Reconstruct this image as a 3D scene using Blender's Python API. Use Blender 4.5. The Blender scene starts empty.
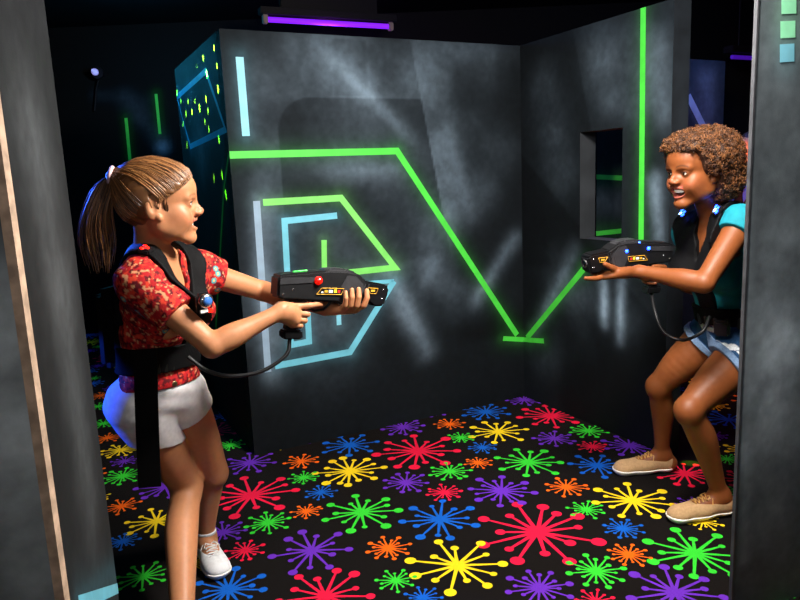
import bpy, bmesh, math, random
import numpy as np
from mathutils import Vector, Matrix
random.seed(7); RNG = np.random.default_rng(11)
scn = bpy.context.scene
COL = scn.collection
# ------------------------------------------------------------------ camera
HC, FPX, PITCH, ROLL = 1.30, 692.0, 0.17445, -0.0437
cp, sp_, cr, sr = math.cos(PITCH), math.sin(PITCH), math.cos(ROLL), math.sin(ROLL)
FW = np.array([0, cp, -sp_]); _r = np.array([1.0, 0, 0]); _u = np.array([0, sp_, cp])
RT = cr * _r + sr * _u; UP = -sr * _r + cr * _u
CAM = np.array([0, 0, HC])
def ray(x, y): return FW + RT * (x - 400) / FPX - UP * (y - 300) / FPX
def at(x, y, d):
    """world point seen at photo pixel x, y standing d metres away from the camera's plane y=0"""
    r = ray(x, y); return CAM + r * (d / r[1])
def onfloor(x, y, z=0.0):
    r = ray(x, y); return CAM + r * ((z - HC) / r[2])
def onplane(x, y, p0, n):
    r = ray(x, y); return CAM + r * (np.dot(p0 - CAM, n) / np.dot(r, n))
cd = bpy.data.cameras.new('camera'); co = bpy.data.objects.new('camera', cd); COL.objects.link(co)
cd.sensor_width = 36; cd.lens = FPX / 800 * 36; cd.clip_start = 0.02; cd.clip_end = 60
co.matrix_world = Matrix(((RT[0], UP[0], -FW[0], 0), (RT[1], UP[1], -FW[1], 0), (RT[2], UP[2], -FW[2], HC), (0, 0, 0, 1)))
scn.camera = co
vs = scn.view_settings
scn.display_settings.display_device = 'sRGB'
vs.view_transform = 'Standard'; vs.look = 'None'; vs.exposure = 0; vs.gamma = 1; vs.use_curve_mapping = False
# ------------------------------------------------------------------ colours and materials
def lin(c):
    if isinstance(c, str):
        c = c.lstrip('#'); c = [int(c[i:i + 2], 16) / 255 for i in (0, 2, 4)]
        return [(v / 12.92 if v <= .04045 else ((v + .055) / 1.055) ** 2.4) for v in c]
    return list(c)
MATS = {}
def mat(name, col, rough=.6, metal=0, spec=.4, noise=0, nscale=20, bump=0, bscale=150, emit=None, estr=0, sss=0, col2=None, alpha=None, coat=0):
    if name in MATS: return MATS[name]
    m = bpy.data.materials.new(name); m.use_nodes = True
    nt = m.node_tree; b = nt.nodes['Principled BSDF']; c = lin(col)
    b.inputs['Base Color'].default_value = (*c, 1); b.inputs['Roughness'].default_value = rough
    b.inputs['Metallic'].default_value = metal; b.inputs['Specular IOR Level'].default_value = spec
    b.inputs['Coat Weight'].default_value = coat
    if emit is not None:
        b.inputs['Emission Color'].default_value = (*lin(emit), 1); b.inputs['Emission Strength'].default_value = estr
    if sss:
        b.inputs['Subsurface Weight'].default_value = sss; b.inputs['Subsurface Radius'].default_value = (.6, .25, .12); b.inputs['Subsurface Scale'].default_value = .012
    tc = nt.nodes.new('ShaderNodeTexCoord')
    if noise or col2:
        n = nt.nodes.new('ShaderNodeTexNoise'); n.inputs['Scale'].default_value = nscale; n.inputs['Detail'].default_value = 5
        nt.links.new(tc.outputs['Object'], n.inputs['Vector'])
        mx = nt.nodes.new('ShaderNodeMix'); mx.data_type = 'RGBA'
        d = lin(col2) if col2 else [v * (1 - noise) for v in c]
        mx.inputs['A'].default_value = (*d, 1); mx.inputs['B'].default_value = (*[v * (1 + noise * .5) for v in c], 1)
        rp = nt.nodes.new('ShaderNodeMapRange'); rp.inputs['From Min'].default_value = .35; rp.inputs['From Max'].default_value = .65
        nt.links.new(n.outputs['Fac'], rp.inputs['Value']); nt.links.new(rp.outputs['Result'], mx.inputs['Factor'])
        nt.links.new(mx.outputs['Result'], b.inputs['Base Color'])
    if bump:
        n2 = nt.nodes.new('ShaderNodeTexNoise'); n2.inputs['Scale'].default_value = bscale; n2.inputs['Detail'].default_value = 3
        nt.links.new(tc.outputs['Object'], n2.inputs['Vector'])
        bp = nt.nodes.new('ShaderNodeBump'); bp.inputs['Strength'].default_value = bump; bp.inputs['Distance'].default_value = .004
        nt.links.new(n2.outputs['Fac'], bp.inputs['Height']); nt.links.new(bp.outputs['Normal'], b.inputs['Normal'])
    MATS[name] = m; return m
def attr_mat(name, rough=.6, spec=.3, sss=0, bump=0, bscale=200, noise=0, nscale=60):
    """base colour from the mesh's own 'Col' attribute, broken up by node noise"""
    m = mat(name, (.5, .5, .5), rough, spec=spec, sss=sss, bump=bump, bscale=bscale)
    nt = m.node_tree; b = nt.nodes['Principled BSDF']
    a = nt.nodes.new('ShaderNodeAttribute'); a.attribute_name = 'Col'
    tc = nt.nodes.new('ShaderNodeTexCoord'); n = nt.nodes.new('ShaderNodeTexNoise')
    n.inputs['Scale'].default_value = nscale; n.inputs['Detail'].default_value = 6
    nt.links.new(tc.outputs['Object'], n.inputs['Vector'])
    rp = nt.nodes.new('ShaderNodeMapRange'); rp.inputs['From Min'].default_value = .3; rp.inputs['From Max'].default_value = .7
    rp.inputs['To Min'].default_value = 1 - noise; rp.inputs['To Max'].default_value = 1 + noise
    nt.links.new(n.outputs['Fac'], rp.inputs['Value'])
    mx = nt.nodes.new('ShaderNodeVectorMath'); mx.operation = 'SCALE'
    nt.links.new(a.outputs['Color'], mx.inputs[0]); nt.links.new(rp.outputs['Result'], mx.inputs['Scale'])
    nt.links.new(mx.outputs['Vector'], b.inputs['Base Color'])
    return m
# ------------------------------------------------------------------ object helpers
def tag(o, label=None, cat=None, group=None, kind=None):
    if label: o['label'] = label
    if cat: o['category'] = cat
    if group: o['group'] = group
    if kind: o['kind'] = kind
    return o
def empty(name, loc=(0, 0, 0), label=None, cat=None, group=None):
    o = bpy.data.objects.new(name, None); COL.objects.link(o); o.location = loc
    o.empty_display_size = .1
    return tag(o, label, cat, group)
class MB:
    """collects vertices and faces; build() links them as ONE mesh object"""
    def __init__(s): s.v = []; s.f = []; s.m = []; s.smooth = []
    def add(s, vs, fs, mi=0, smooth=False):
        o = len(s.v); s.v += [tuple(map(float, p)) for p in vs]
        for f in fs: s.f.append(tuple(int(i) + o for i in f)); s.m.append(mi); s.smooth.append(smooth)
    def box(s, c, size, R=None, mi=0, bevel=0):
        bm = bmesh.new(); bmesh.ops.create_cube(bm, size=1)
        for v in bm.verts: v.co = Vector((v.co.x * size[0], v.co.y * size[1], v.co.z * size[2]))
        if bevel: bmesh.ops.bevel(bm, geom=bm.edges[:], offset=bevel, segments=2, affect='EDGES')
        s.bm(bm, c, R, mi)
    def bm(s, bm, c=(0, 0, 0), R=None, mi=0, smooth=False):
        bm.verts.index_update(); R = np.eye(3) if R is None else np.asarray(R); c = np.asarray(c, float)
        s.add([R @ np.array(v.co) + c for v in bm.verts], [[v.index for v in f.verts] for f in bm.faces], mi, smooth); bm.free()
    def hexa(s, P, mi=0):
        """8 corners: bottom 4 then top 4 (same winding)"""
        s.add(P, [(3, 2, 1, 0), (4, 5, 6, 7), (0, 1, 5, 4), (1, 2, 6, 5), (2, 3, 7, 6), (3, 0, 4, 7)], mi)
    def tube(s, pts, r, n=10, mi=0, caps=True, flat=1.0):
        pts = [np.asarray(p, float) for p in pts]; k = len(pts)
        rs = r if hasattr(r, '__len__') else [r] * k
        T = [pts[min(i + 1, k - 1)] - pts[max(i - 1, 0)] for i in range(k)]; T = [t / (np.linalg.norm(t) + 1e-12) for t in T]
        a = np.array([0, 0, 1.0]) if abs(T[0][2]) < .9 else np.array([1.0, 0, 0])
        N = np.cross(T[0], a); N /= np.linalg.norm(N); V = []
        for i in range(k):
            N = N - T[i] * np.dot(N, T[i]); N /= np.linalg.norm(N) + 1e-12; B = np.cross(T[i], N)
            for j in range(n):
                t = 2 * math.pi * j / n; V.append(pts[i] + rs[i] * (math.cos(t) * N + flat * math.sin(t) * B))
        F = [(i * n + j, i * n + (j + 1) % n, (i + 1) * n + (j + 1) % n, (i + 1) * n + j) for i in range(k - 1) for j in range(n)]
        s.add(V, F, mi, True)
        if caps: s.add(V[:n], [tuple(range(n))[::-1]], mi); s.add(V[-n:], [tuple(range(n))], mi)
    def lathe(s, prof, c, axis, n=20, mi=0, smooth=True):
        """prof: (radius, height along axis) pairs"""
        ax = np.asarray(axis, float); ax /= np.linalg.norm(ax); a = np.array([0, 0, 1.0]) if abs(ax[2]) < .9 else np.array([1.0, 0, 0])
        N = np.cross(ax, a); N /= np.linalg.norm(N); B = np.cross(ax, N); c = np.asarray(c, float)
        V = [c + ax * h + r * (math.cos(2 * math.pi * j / n) * N + math.sin(2 * math.pi * j / n) * B) for r, h in prof for j in range(n)]
        F = [(i * n + j, i * n + (j + 1) % n, (i + 1) * n + (j + 1) % n, (i + 1) * n + j) for i in range(len(prof) - 1) for j in range(n)]
        s.add(V, F, mi, smooth); k = len(prof) - 1
        s.add(V[:n], [tuple(range(n))[::-1]], mi); s.add(V[k * n:], [tuple(range(n))], mi)
    def prism(s, poly, t0, t1, f, mi=0, bevel=0, seg=2):
        """poly: 2D outline (a, b); f(a, b, t) -> 3D point; extruded from t0 to t1"""
        bm = bmesh.new(); A = [bm.verts.new((a, b, t0)) for a, b in poly]; B = [bm.verts.new((a, b, t1)) for a, b in poly]; n = len(poly)
        bm.faces.new(A[::-1]); bm.faces.new(B)
        for i in range(n): bm.faces.new((A[i], A[(i + 1) % n], B[(i + 1) % n], B[i]))
        bmesh.ops.recalc_face_normals(bm, faces=bm.faces[:])
        if bevel: bmesh.ops.bevel(bm, geom=bm.edges[:], offset=bevel, segments=seg, affect='EDGES', clamp_overlap=True)
        bm.verts.index_update()
        s.add([f(*v.co) for v in bm.verts], [[v.index for v in q.verts] for q in bm.faces], mi); bm.free()
    def build(s, name, mats, parent=None, smooth=None, loc=None, fix=True):
        me = bpy.data.meshes.new(name); me.from_pydata(s.v, [], s.f)
        for m in (mats if isinstance(mats, (list, tuple)) else [mats]): me.materials.append(m)
        me.polygons.foreach_set('material_index', s.m)
        me.polygons.foreach_set('use_smooth', [smooth if smooth is not None else q for q in s.smooth])
        me.update()
        o = bpy.data.objects.new(name, me); COL.objects.link(o)
        if parent: put_under(o, parent)
        elif loc is not None:
            me.transform(Matrix.Translation(-Vector(loc))); o.location = loc
        return o
def put_under(o, parent):
    """parent without moving: the mesh is written in world space"""
    W = Matrix.Identity(4); p = parent; chain = []
    while p: chain.append(p); p = p.parent
    for q in reversed(chain): W = W @ (q.matrix_parent_inverse @ q.matrix_basis if q.parent else q.matrix_basis)
    o.parent = parent; o.matrix_parent_inverse = W.inverted()
def smoothstep(a, b, x): t = np.clip((x - a) / (b - a), 0, 1); return t * t * (3 - 2 * t)
def vnoise(P, scale, seed=0):
    """cheap value noise on 2D/3D points"""
    P = np.asarray(P) * scale; i = np.floor(P).astype(np.int64); f = P - i; f = f * f * (3 - 2 * f); D = P.shape[1]; out = 0
    for c in range(2 ** D):
        o = [(c >> k) & 1 for k in range(D)]; h = np.full(len(P), seed * 7919 + 13, np.int64); w = np.ones(len(P))
        for k in range(D):
            h = (h * 374761393 + (i[:, k] + o[k]) * 668265263 * (k + 1)) & 0x7fffffff; h = ((h ^ (h >> 13)) * 1274126177) & 0x7fffffff
            w = w * (f[:, k] if o[k] else 1 - f[:, k])
        out = out + w * ((h ^ (h >> 16)) % 10007) / 10007
    return out
def fbm(P, scale, oct=4, seed=0):
    s = 0; a = .5; t = 0
    for k in range(oct): s = s + a * vnoise(P, scale * 2 ** k, seed + k); t += a; a *= .55
    return s / t
# ------------------------------------------------------------------ the arena walls
TH = .46816; CO = np.array([.7091, 3.9229, 0]); WH = 1.9765; WL = 1.6226
D1 = np.array([-math.cos(TH), -math.sin(TH), 0]); D2 = np.array([math.sin(TH), -math.cos(TH), 0]); UZ = np.array([0, 0, 1.0])
PAINT = {'green': '#47cb3f', 'lime': '#76d262', 'cyan': '#7cc4d8', 'teal': '#69b9cf', 'pale': '#8da5bb', 'blue': '#46bdf0', 'mint': '#8fe0b0'}
pm = {k: mat('paint_' + k, c, .55, noise=.12, nscale=14) for k, c in PAINT.items()}
PK = list(PAINT)
wallmat = attr_mat('airbrushed_panel', rough=.78, spec=.10, bump=.12, bscale=260, noise=.16, nscale=26)
edgemat = mat('raw_board_edge', '#55504b', .8, noise=.3, nscale=40)
def seg_d(U, a, b):
    a = np.asarray(a); b = np.asarray(b); ab = b - a; t = np.clip(((U - a) @ ab) / (ab @ ab + 1e-9), 0, 1)
    return np.linalg.norm(U - a - t[:, None] * ab, axis=1), t
def wall_panel(name, org, du, L, H, nrm, th, base=.030, mist_light=(), over=(), shapes=(), lines=(), hole=None, res=.010, seed=0, tint=(.72, .98, 1.26), rim=None):
    """a painted board: org = bottom start, du = direction along, nrm = outward face; mist/shapes/lines in (u, z) on the face"""
    mb = MB(); nu, nz = max(2, int(L / res)), max(2, int(H / res))
    us = np.linspace(0, L, nu + 1); zs = np.linspace(0, H, nz + 1)
    if hole:
        us = np.array(sorted(set(np.round(np.append(us, hole[:2]), 5)))); zs = np.array(sorted(set(np.round(np.append(zs, hole[2:]), 5))))
    nu, nz = len(us) - 1, len(zs) - 1
    UU, ZZ = np.meshgrid(us, zs, indexing='ij'); U = np.stack([UU.ravel(), ZZ.ravel()], 1)
    # paint
    g = base * (.7 + .6 * fbm(U + 3.1 * seed, 2.6, 4, seed)); 
    n2 = .55 + .9 * smoothstep(.22, .78, fbm(U + 9 + seed, 5, 4, seed + 5))
    for (a, b, w, i) in mist_light:  # airbrush haze; on the two front boards also painted-in light
        d, t = seg_d(U, a, b); g = g + i * np.exp(-(d / w) ** 2) * n2
    for f in shapes: g = g * f(U)
    for (a, b, w, i) in over:
        d, t = seg_d(U, a, b); g = g + i * np.exp(-(d / w) ** 1.6) * (.6 + .4 * n2) * (.35 + .65 * np.sin(np.pi * np.clip(t, .02, .98)))
    g = g * (.88 + .24 * fbm(U, 45, 2, seed + 40))
    col = g[:, None] * np.array(tint)[None]
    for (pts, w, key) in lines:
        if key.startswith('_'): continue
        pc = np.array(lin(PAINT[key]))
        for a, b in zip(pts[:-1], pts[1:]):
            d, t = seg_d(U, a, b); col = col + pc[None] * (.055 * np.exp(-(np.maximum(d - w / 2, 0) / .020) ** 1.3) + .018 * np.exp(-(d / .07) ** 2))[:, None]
    P3 = lambda u, z, o=0.0: org + du * u + UZ * z + nrm * o
    V = org[None] + U[:, :1] * du[None] + U[:, 1:] * UZ[None]
    F = []
    flip = np.dot(np.cross(du, UZ), nrm) < 0
    for i in range(nu):
        for j in range(nz):
            if hole and us[i] > hole[0] - 1e-6 and us[i + 1] < hole[1] + 1e-6 and zs[j] > hole[2] - 1e-6 and zs[j + 1] < hole[3] + 1e-6: continue
            a, b, c, d = i * (nz + 1) + j, (i + 1) * (nz + 1) + j, (i + 1) * (nz + 1) + j + 1, i * (nz + 1) + j + 1
            F.append((d, c, b, a) if flip else (a, b, c, d))
    mb.add(V, F, 0)
    nface = len(mb.v)
    # back and rim of the board
    def quad(*p, mi=1): mb.add(p, [(0, 1, 2, 3)], mi)
    if hole:
        h = hole
        for (u0, u1, z0, z1) in ((0, h[0], 0, H), (h[1], L, 0, H), (h[0], h[1], 0, h[2]), (h[0], h[1], h[3], H)):
            quad(P3(u0, z0, -th), P3(u1, z0, -th), P3(u1, z1, -th), P3(u0, z1, -th))
        for (a, b) in (((h[0], h[2]), (h[1], h[2])), ((h[1], h[2]), (h[1], h[3])), ((h[1], h[3]), (h[0], h[3])), ((h[0], h[3]), (h[0], h[2]))):
            quad(P3(*a), P3(*b), P3(*b, -th), P3(*a, -th), mi=2)
    else: quad(P3(0, 0, -th), P3(L, 0, -th), P3(L, H, -th), P3(0, H, -th))
    for (a, b) in (((0, 0), (L, 0)), ((L, 0), (L, H)), ((L, H), (0, H)), ((0, H), (0, 0))): quad(P3(*a), P3(*b), P3(*b, -th), P3(*a, -th), mi=1)
    # painted lines: mitred strips a hair proud of the face
    used = []
    for (pts, w, key) in lines:
        key = key.lstrip('_')
        if key not in used: used.append(key)
        pts = [np.asarray(p, float) for p in pts]; n = len(pts); Lf, Rt = [], []
        for i in range(n):
            t0 = pts[i] - pts[i - 1] if i else pts[1] - pts[0]; t1 = pts[i + 1] - pts[i] if i < n - 1 else t0
            t0 = t0 / np.linalg.norm(t0); t1 = t1 / np.linalg.norm(t1); m = np.array([-(t0 + t1)[1], (t0 + t1)[0]]); m /= np.linalg.norm(m)
            k = min(w / 2 / max(.35, np.dot(m, [-t0[1], t0[0]])), w * 1.4); Lf.append(pts[i] + m * k); Rt.append(pts[i] - m * k)
        lo, hi = np.array([.0, .0]), np.array([L, H])
        for i in range(n - 1):
            q = [np.clip(x, lo, hi) for x in (Lf[i], Lf[i + 1], Rt[i + 1], Rt[i])]
            mb.add([P3(*x, .0012) for x in q], [(0, 1, 2, 3)], 3 + PK.index(key))
    mats = [wallmat, rim or edgemat, boardmat] + [pm[k] for k in PK]
    o = mb.build(name, mats)
    ca = o.data.color_attributes.new('Col', 'FLOAT_COLOR', 'POINT')
    arr = np.ones((len(mb.v), 4), np.float32); arr[:, :3] = .03; arr[:len(U), :3] = np.clip(col, .003, .9)
    ca.data.foreach_set('color', arr.ravel())
    tag(o, kind='structure'); return o
boardmat = mat('dark_reveal_board', '#2c2f33', .6, noise=.3, nscale=8)
def wcoords(org, du, nrm):
    def f(x, y):
        p = onplane(x, y, org, nrm) - org; return np.array([p @ du, p[2]])
    return f
# back wall (left of the corner)
n1 = D2.copy(); WB = wcoords(CO, D1, n1)          # faces the room
n2 = D1.copy(); WR = wcoords(CO, D2, n2)
pxs = 3.5 / FPX                                      # metres per photo pixel near the wall
def L_(f, pts, w, key): return ([f(*p) for p in pts], w * pxs, key)
def M_(f, a, b, w, i): return (f(*a), f(*b), w * pxs, i * 1.25)
def rr(f, x0, y0, x1, y1, r, k, soft=.006):
    """rounded darker field between two photo corners"""
    a, b = f(x0, y0), f(x1, y1); lo, hi = np.minimum(a, b), np.maximum(a, b); c, h = (lo + hi) / 2, (hi - lo) / 2
    def g(U):
        q = np.abs(U - c) - (h - r); d = np.linalg.norm(np.maximum(q, 0), axis=1) + np.minimum(np.max(q, axis=1), 0) - r
        return k + (1 - k) * smoothstep(-soft, soft, d)
    return g
def hp(f, a, b, k, side=1, soft=.004, z0=None, z1=None):
    """half plane: one side of the line a-b multiplied by k"""
    a, b = f(*a), f(*b); t = (b - a) / np.linalg.norm(b - a); n = np.array([-t[1], t[0]]) * side
    def g(U):
        m = smoothstep(-soft, soft, (U - a) @ n)
        if z0 is not None: m = m * smoothstep(z0 - .05, z0 + .01, U[:, 1])
        if z1 is not None: m = m * (1 - smoothstep(z1 - .01, z1 + .05, U[:, 1]))
        return 1 + (k - 1) * m
    return g
mist_b = [M_(WB, (305, 40), (430, 150), 22, .05), M_(WB, (330, 60), (360, 120), 40, .035), M_(WB, (300, 120), (400, 125), 40, .03), M_(WB, (340, 170), (440, 190), 26, .05),
          M_(WB, (420, 70), (485, 60), 30, .032), M_(WB, (440, 100), (460, 180), 16, .012), M_(WB, (480, 190), (430, 235), 22, .035), M_(WB, (255, 80), (262, 180), 24, .03),
          M_(WB, (300, 165), (390, 172), 14, .045), M_(WB, (390, 275), (425, 350), 14, .045), M_(WB, (475, 300), (515, 240), 10, .04), M_(WB, (425, 265), (470, 300), 20, .025),
          M_(WB, (265, 210), (275, 380), 12, .05), M_(WB, (275, 300), (330, 350), 40, .03), M_(WB, (285, 225), (375, 250), 34, .03), 
          M_(WB, (360, 50), (400, 90), 30, .025), M_(WB, (480, 130), (500, 150), 26, .02)]
_rr, _hp = rr(WB, 276, 97, 640, 330, .16, .46), hp(WB, (412, 50), (446, 230), 0.0, side=1)
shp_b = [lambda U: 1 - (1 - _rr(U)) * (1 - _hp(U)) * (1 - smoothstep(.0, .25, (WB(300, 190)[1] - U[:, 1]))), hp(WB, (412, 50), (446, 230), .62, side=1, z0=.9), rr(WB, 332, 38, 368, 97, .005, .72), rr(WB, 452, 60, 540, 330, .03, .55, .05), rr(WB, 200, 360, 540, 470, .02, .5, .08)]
lines_b = [L_(WB, [(229.5, 155), (397, 151), (517, 335)], 6.5, 'green'), L_(WB, [(503, 338.5), (523.4, 339.5)], 5.5, 'green'),
           L_(WB, [(239.5, 57), (246, 136)], 7, 'cyan'), L_(WB, [(263, 202.5), (341, 198), (395, 267.5), (335, 274)], 6.2, 'lime'), L_(WB, [(324, 240), (324.5, 290)], 5.5, 'lime'),
           L_(WB, [(256.5, 201), (268, 372)], 6.5, 'pale'), L_(WB, [(337, 215.5), (284.5, 221), (291, 345), (309, 341.5), (307, 300)], 6, 'teal'),
           L_(WB, [(338, 300), (339, 325)], 5, 'cyan'), L_(WB, [(394, 281), (350, 352), (275, 366)], 6.5, 'teal'), L_(WB, [(360, 283.5), (394, 281)], 4, 'teal')]
over_b = [M_(WB, (316, 42), (412, 140), 7, .085), M_(WB, (392, 275), (428, 352), 9, .06), M_(WB, (474, 302), (516, 236), 7, .05), M_(WB, (420, 290), (440, 250), 8, .03), M_(WB, (330, 172), (400, 168), 8, .04), M_(WB, (258, 200), (269, 374), 8, .07), M_(WB, (445, 120), (470, 215), 10, .03)]
over_r = [M_(WR, (536, 330), (572, 258), 6, .05), M_(WR, (655, 180), (660, 250), 6, .06), M_(WR, (604, 282), (604, 325), 5, .16), M_(WR, (621, 282), (620, 342), 5, .11)]
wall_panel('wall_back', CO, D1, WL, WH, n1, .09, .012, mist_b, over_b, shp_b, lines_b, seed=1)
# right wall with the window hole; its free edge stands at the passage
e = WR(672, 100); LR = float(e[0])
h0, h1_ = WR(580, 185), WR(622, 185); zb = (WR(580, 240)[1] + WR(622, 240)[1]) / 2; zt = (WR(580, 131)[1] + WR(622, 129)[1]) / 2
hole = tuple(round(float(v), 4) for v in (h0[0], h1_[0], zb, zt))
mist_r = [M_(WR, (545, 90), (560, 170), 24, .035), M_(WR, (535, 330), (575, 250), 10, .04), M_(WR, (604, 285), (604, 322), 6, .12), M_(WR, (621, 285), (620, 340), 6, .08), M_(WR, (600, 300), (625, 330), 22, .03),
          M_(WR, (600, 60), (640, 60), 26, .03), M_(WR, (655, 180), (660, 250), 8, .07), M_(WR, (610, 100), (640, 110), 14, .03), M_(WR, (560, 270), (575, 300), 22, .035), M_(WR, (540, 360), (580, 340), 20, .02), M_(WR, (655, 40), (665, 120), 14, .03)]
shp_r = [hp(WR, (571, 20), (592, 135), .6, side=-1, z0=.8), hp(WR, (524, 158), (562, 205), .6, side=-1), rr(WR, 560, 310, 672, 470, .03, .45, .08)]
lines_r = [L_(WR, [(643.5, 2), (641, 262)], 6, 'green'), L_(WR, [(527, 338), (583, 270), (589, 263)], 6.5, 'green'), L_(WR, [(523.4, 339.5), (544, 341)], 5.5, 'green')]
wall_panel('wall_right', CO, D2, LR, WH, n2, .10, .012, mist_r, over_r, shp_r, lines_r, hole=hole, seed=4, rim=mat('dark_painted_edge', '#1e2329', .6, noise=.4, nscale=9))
# dark board behind the window with two green bars
orgw = CO + D2 * 0 - D1 * .55
WW = wcoords(orgw, D2, n2)
wall_panel('wall_behind_window', orgw, D2, max(.3, float(WW(632, 185)[0])), WH, n2, .03, .012, [M_(WW, (600, 195), (622, 205), 18, .02)], [], [], [L_(WW, [(560, 178), (640, 178.5)], 5.5, 'green'), L_(WW, [(560, 231), (640, 230)], 5.5, 'green')], res=.03, seed=6)
# return wall running back from the left end of the back wall
C2 = CO + D1 * WL + D2 * -.004; D3 = -D2; n3 = D1.copy(); WT = wcoords(C2, D3, n3)
endT = float(WT(187, 200)[0])
mist_t = [M_(WT, (215, 60), (200, 160), 30, .03), M_(WT, (190, 100), (200, 140), 25, .03)]
lines_t = [L_(WT, [(176, 98), (206, 71), (226, 129.5), (190.5, 146.5), (176, 98), (180, 94)], 6, 'blue'), L_(WT, [(229, 154), (224, 190), (216, 328)], 5, 'green')]
wall_panel('wall_return', C2, D3, endT, WH, n3, .09, .012, mist_t, [], [], lines_t, res=.02, seed=8)
# far wall beyond the girl, painted with bars and a faint blue disc
yF = 6.3; orgF = np.array([-4.2, yF, 0]); WF = wcoords(orgF, np.array([1.0, 0, 0]), np.array([0, -1.0, 0]))
wall_panel('wall_far', orgF, np.array([1.0, 0, 0]), 8.2, 2.7, np.array([0, -1.0, 0]), .05, .0015, [M_(WF, (127, 100), (160, 140), 16, .02), M_(WF, (162, 147), (163, 147), 10, .12), M_(WF, (95, 95), (150, 100), 10, .008)], [], [],
           [L_(WF, [(126, 118), (130.5, 165)], 5.5, 'green'), L_(WF, [(156, 94), (160, 134)], 5, 'green')], res=.04, seed=9)
# ------------------------------------------------------------------ near boards that frame the view
def near_board(name, bl, br, H, lean_l=0, lean_r=0, th=.04, **kw):
    du = (br - bl); L = np.linalg.norm(du); du = du / L; nrm = np.array([du[1], -du[0], 0])
    return du, L, nrm
# left pillar: two faces meeting at a tan edge
pe = at(35, 400, 1.12); pf = at(94, 400, 1.62)
B0 = np.array([pe[0], pe[1], 0]); B1 = np.array([pf[0], pf[1], 0])
du = (B1 - B0); Lp = np.linalg.norm(du); du = du / Lp; nr = np.array([du[1], -du[0], 0]); WPL = wcoords(B0, du, nr)
k_ = 1.25 / FPX
def Lk(f, pts, w, key, k=k_): return ([f(*p) for p in pts], w * k, key)
wall_panel('wall_left', B0, du, Lp, 2.6, nr, .05, .015, [(WPL(60, 300), WPL(90, 500), .10, .03), (WPL(30, 120), WPL(60, 260), .12, .03)], [], [], [Lk(WPL, [(78, 604), (122, 568)], 17, 'teal')], res=.02, seed=12, tint=(.92, 1, 1.06))
du2 = np.array([-.93, -.37, 0]); du2 /= np.linalg.norm(du2); nr2 = np.array([du2[1], -du2[0], 0]) * -1
if nr2[1] > 0: nr2 = -nr2
WPF = wcoords(B0, du2, nr2)
wall_panel('wall_left_front', B0, du2, .8, 2.6, nr2, .05, .05, [(WPF(5, 300), WPF(20, 420), .09, .40), (WPF(20, 480), WPF(40, 580), .09, .20)], [], [], [], res=.02, seed=14, tint=(.9, 1, 1.06))  # bright patches here are light on the face, put into its colour
tb = MB(); tb.hexa([B0 + np.array(p) for p in ((-.010, -.008, 0), (.006, -.006, 0), (.006, .012, 0), (-.010, .010, 0), (-.010, -.008, 2.6), (.006, -.006, 2.6), (.006, .012, 2.6), (-.010, .010, 2.6))])
tag(tb.build('trim_1', mat('tan_wood_edge', '#c4a68e', .75, noise=.35, nscale=30)), kind='structure')
# right board
Q0 = at(744.5, 300, 1.80); Q0 = np.array([Q0[0], Q0[1], 0]); du3 = np.array([.93, .37, 0]); du3 /= np.linalg.norm(du3); nr3 = np.array([du3[1], -du3[0], 0])
WQ = wcoords(Q0, du3, nr3); kq = 1.9 / FPX
sq = [L_(WQ, [(781.5, y0), (795.5, y0)], 1, k) for y0, k in ()]
def sqr(x0, y0, x1, y1, key):
    a, b = WQ((x0 + x1) / 2, y0), WQ((x0 + x1) / 2, y1); w = abs(WQ(x1, (y0 + y1) / 2)[0] - WQ(x0, (y0 + y1) / 2)[0]); return ([a, b], w, key)
sqs = [sqr(781, -4, 796, 14, 'mint'), sqr(780, 21, 795, 38, 'mint'), sqr(779.5, 44, 794, 62, 'cyan')]
wall_panel('wall_right_front', Q0, du3, 1.0, 2.6, nr3, .008, .065, [(WQ(790, 330), WQ(760, 430), .10, .22), (WQ(790, 250), WQ(770, 340), .12, .13), (WQ(750, 100), WQ(745, 560), .02, .05), (WQ(770, 520), WQ(800, 420), .08, .06), (WQ(770, 60), WQ(790, 160), .12, .04)], [], [], sqs, res=.016, seed=17, tint=(.84, 1, 1.12))  # broad pale patches low on the board: lit area painted into the colour
tb = MB(); a = Q0 - du3 * .002
tb.hexa([a + nr3 * s * .004 + du3 * t for s, t in ((.6, 0), (.6, .006), (-2, .006), (-2, 0))] + [a + nr3 * s * .004 + du3 * t + UZ * 2.6 for s, t in ((.6, 0), (.6, .006), (-2, .006), (-2, 0))])
tag(tb.build('trim_2', mat('grey_board_edge', '#3c3d41', .6, noise=.3, nscale=30)), kind='structure')
# passage panel far right, behind the woman
QB = at(724, 100, 5.0); QA = at(640, 100, 4.6)
B3 = np.array([QA[0], QA[1], 0]); dq = np.array([QB[0], QB[1], 0]) - B3; Lq = np.linalg.norm(dq); dq /= Lq; nq = np.array([dq[1], -dq[0], 0]); WP = wcoords(B3, dq, nq)
wall_panel('wall_passage', B3, dq, Lq, 2.0, nq, .05, .02, [(WP(708, 80), WP(715, 180), .12, .05)], [], [], [([WP(688, 96), WP(704, 128)], .055, 'pale')], res=.03, seed=19)
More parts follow.
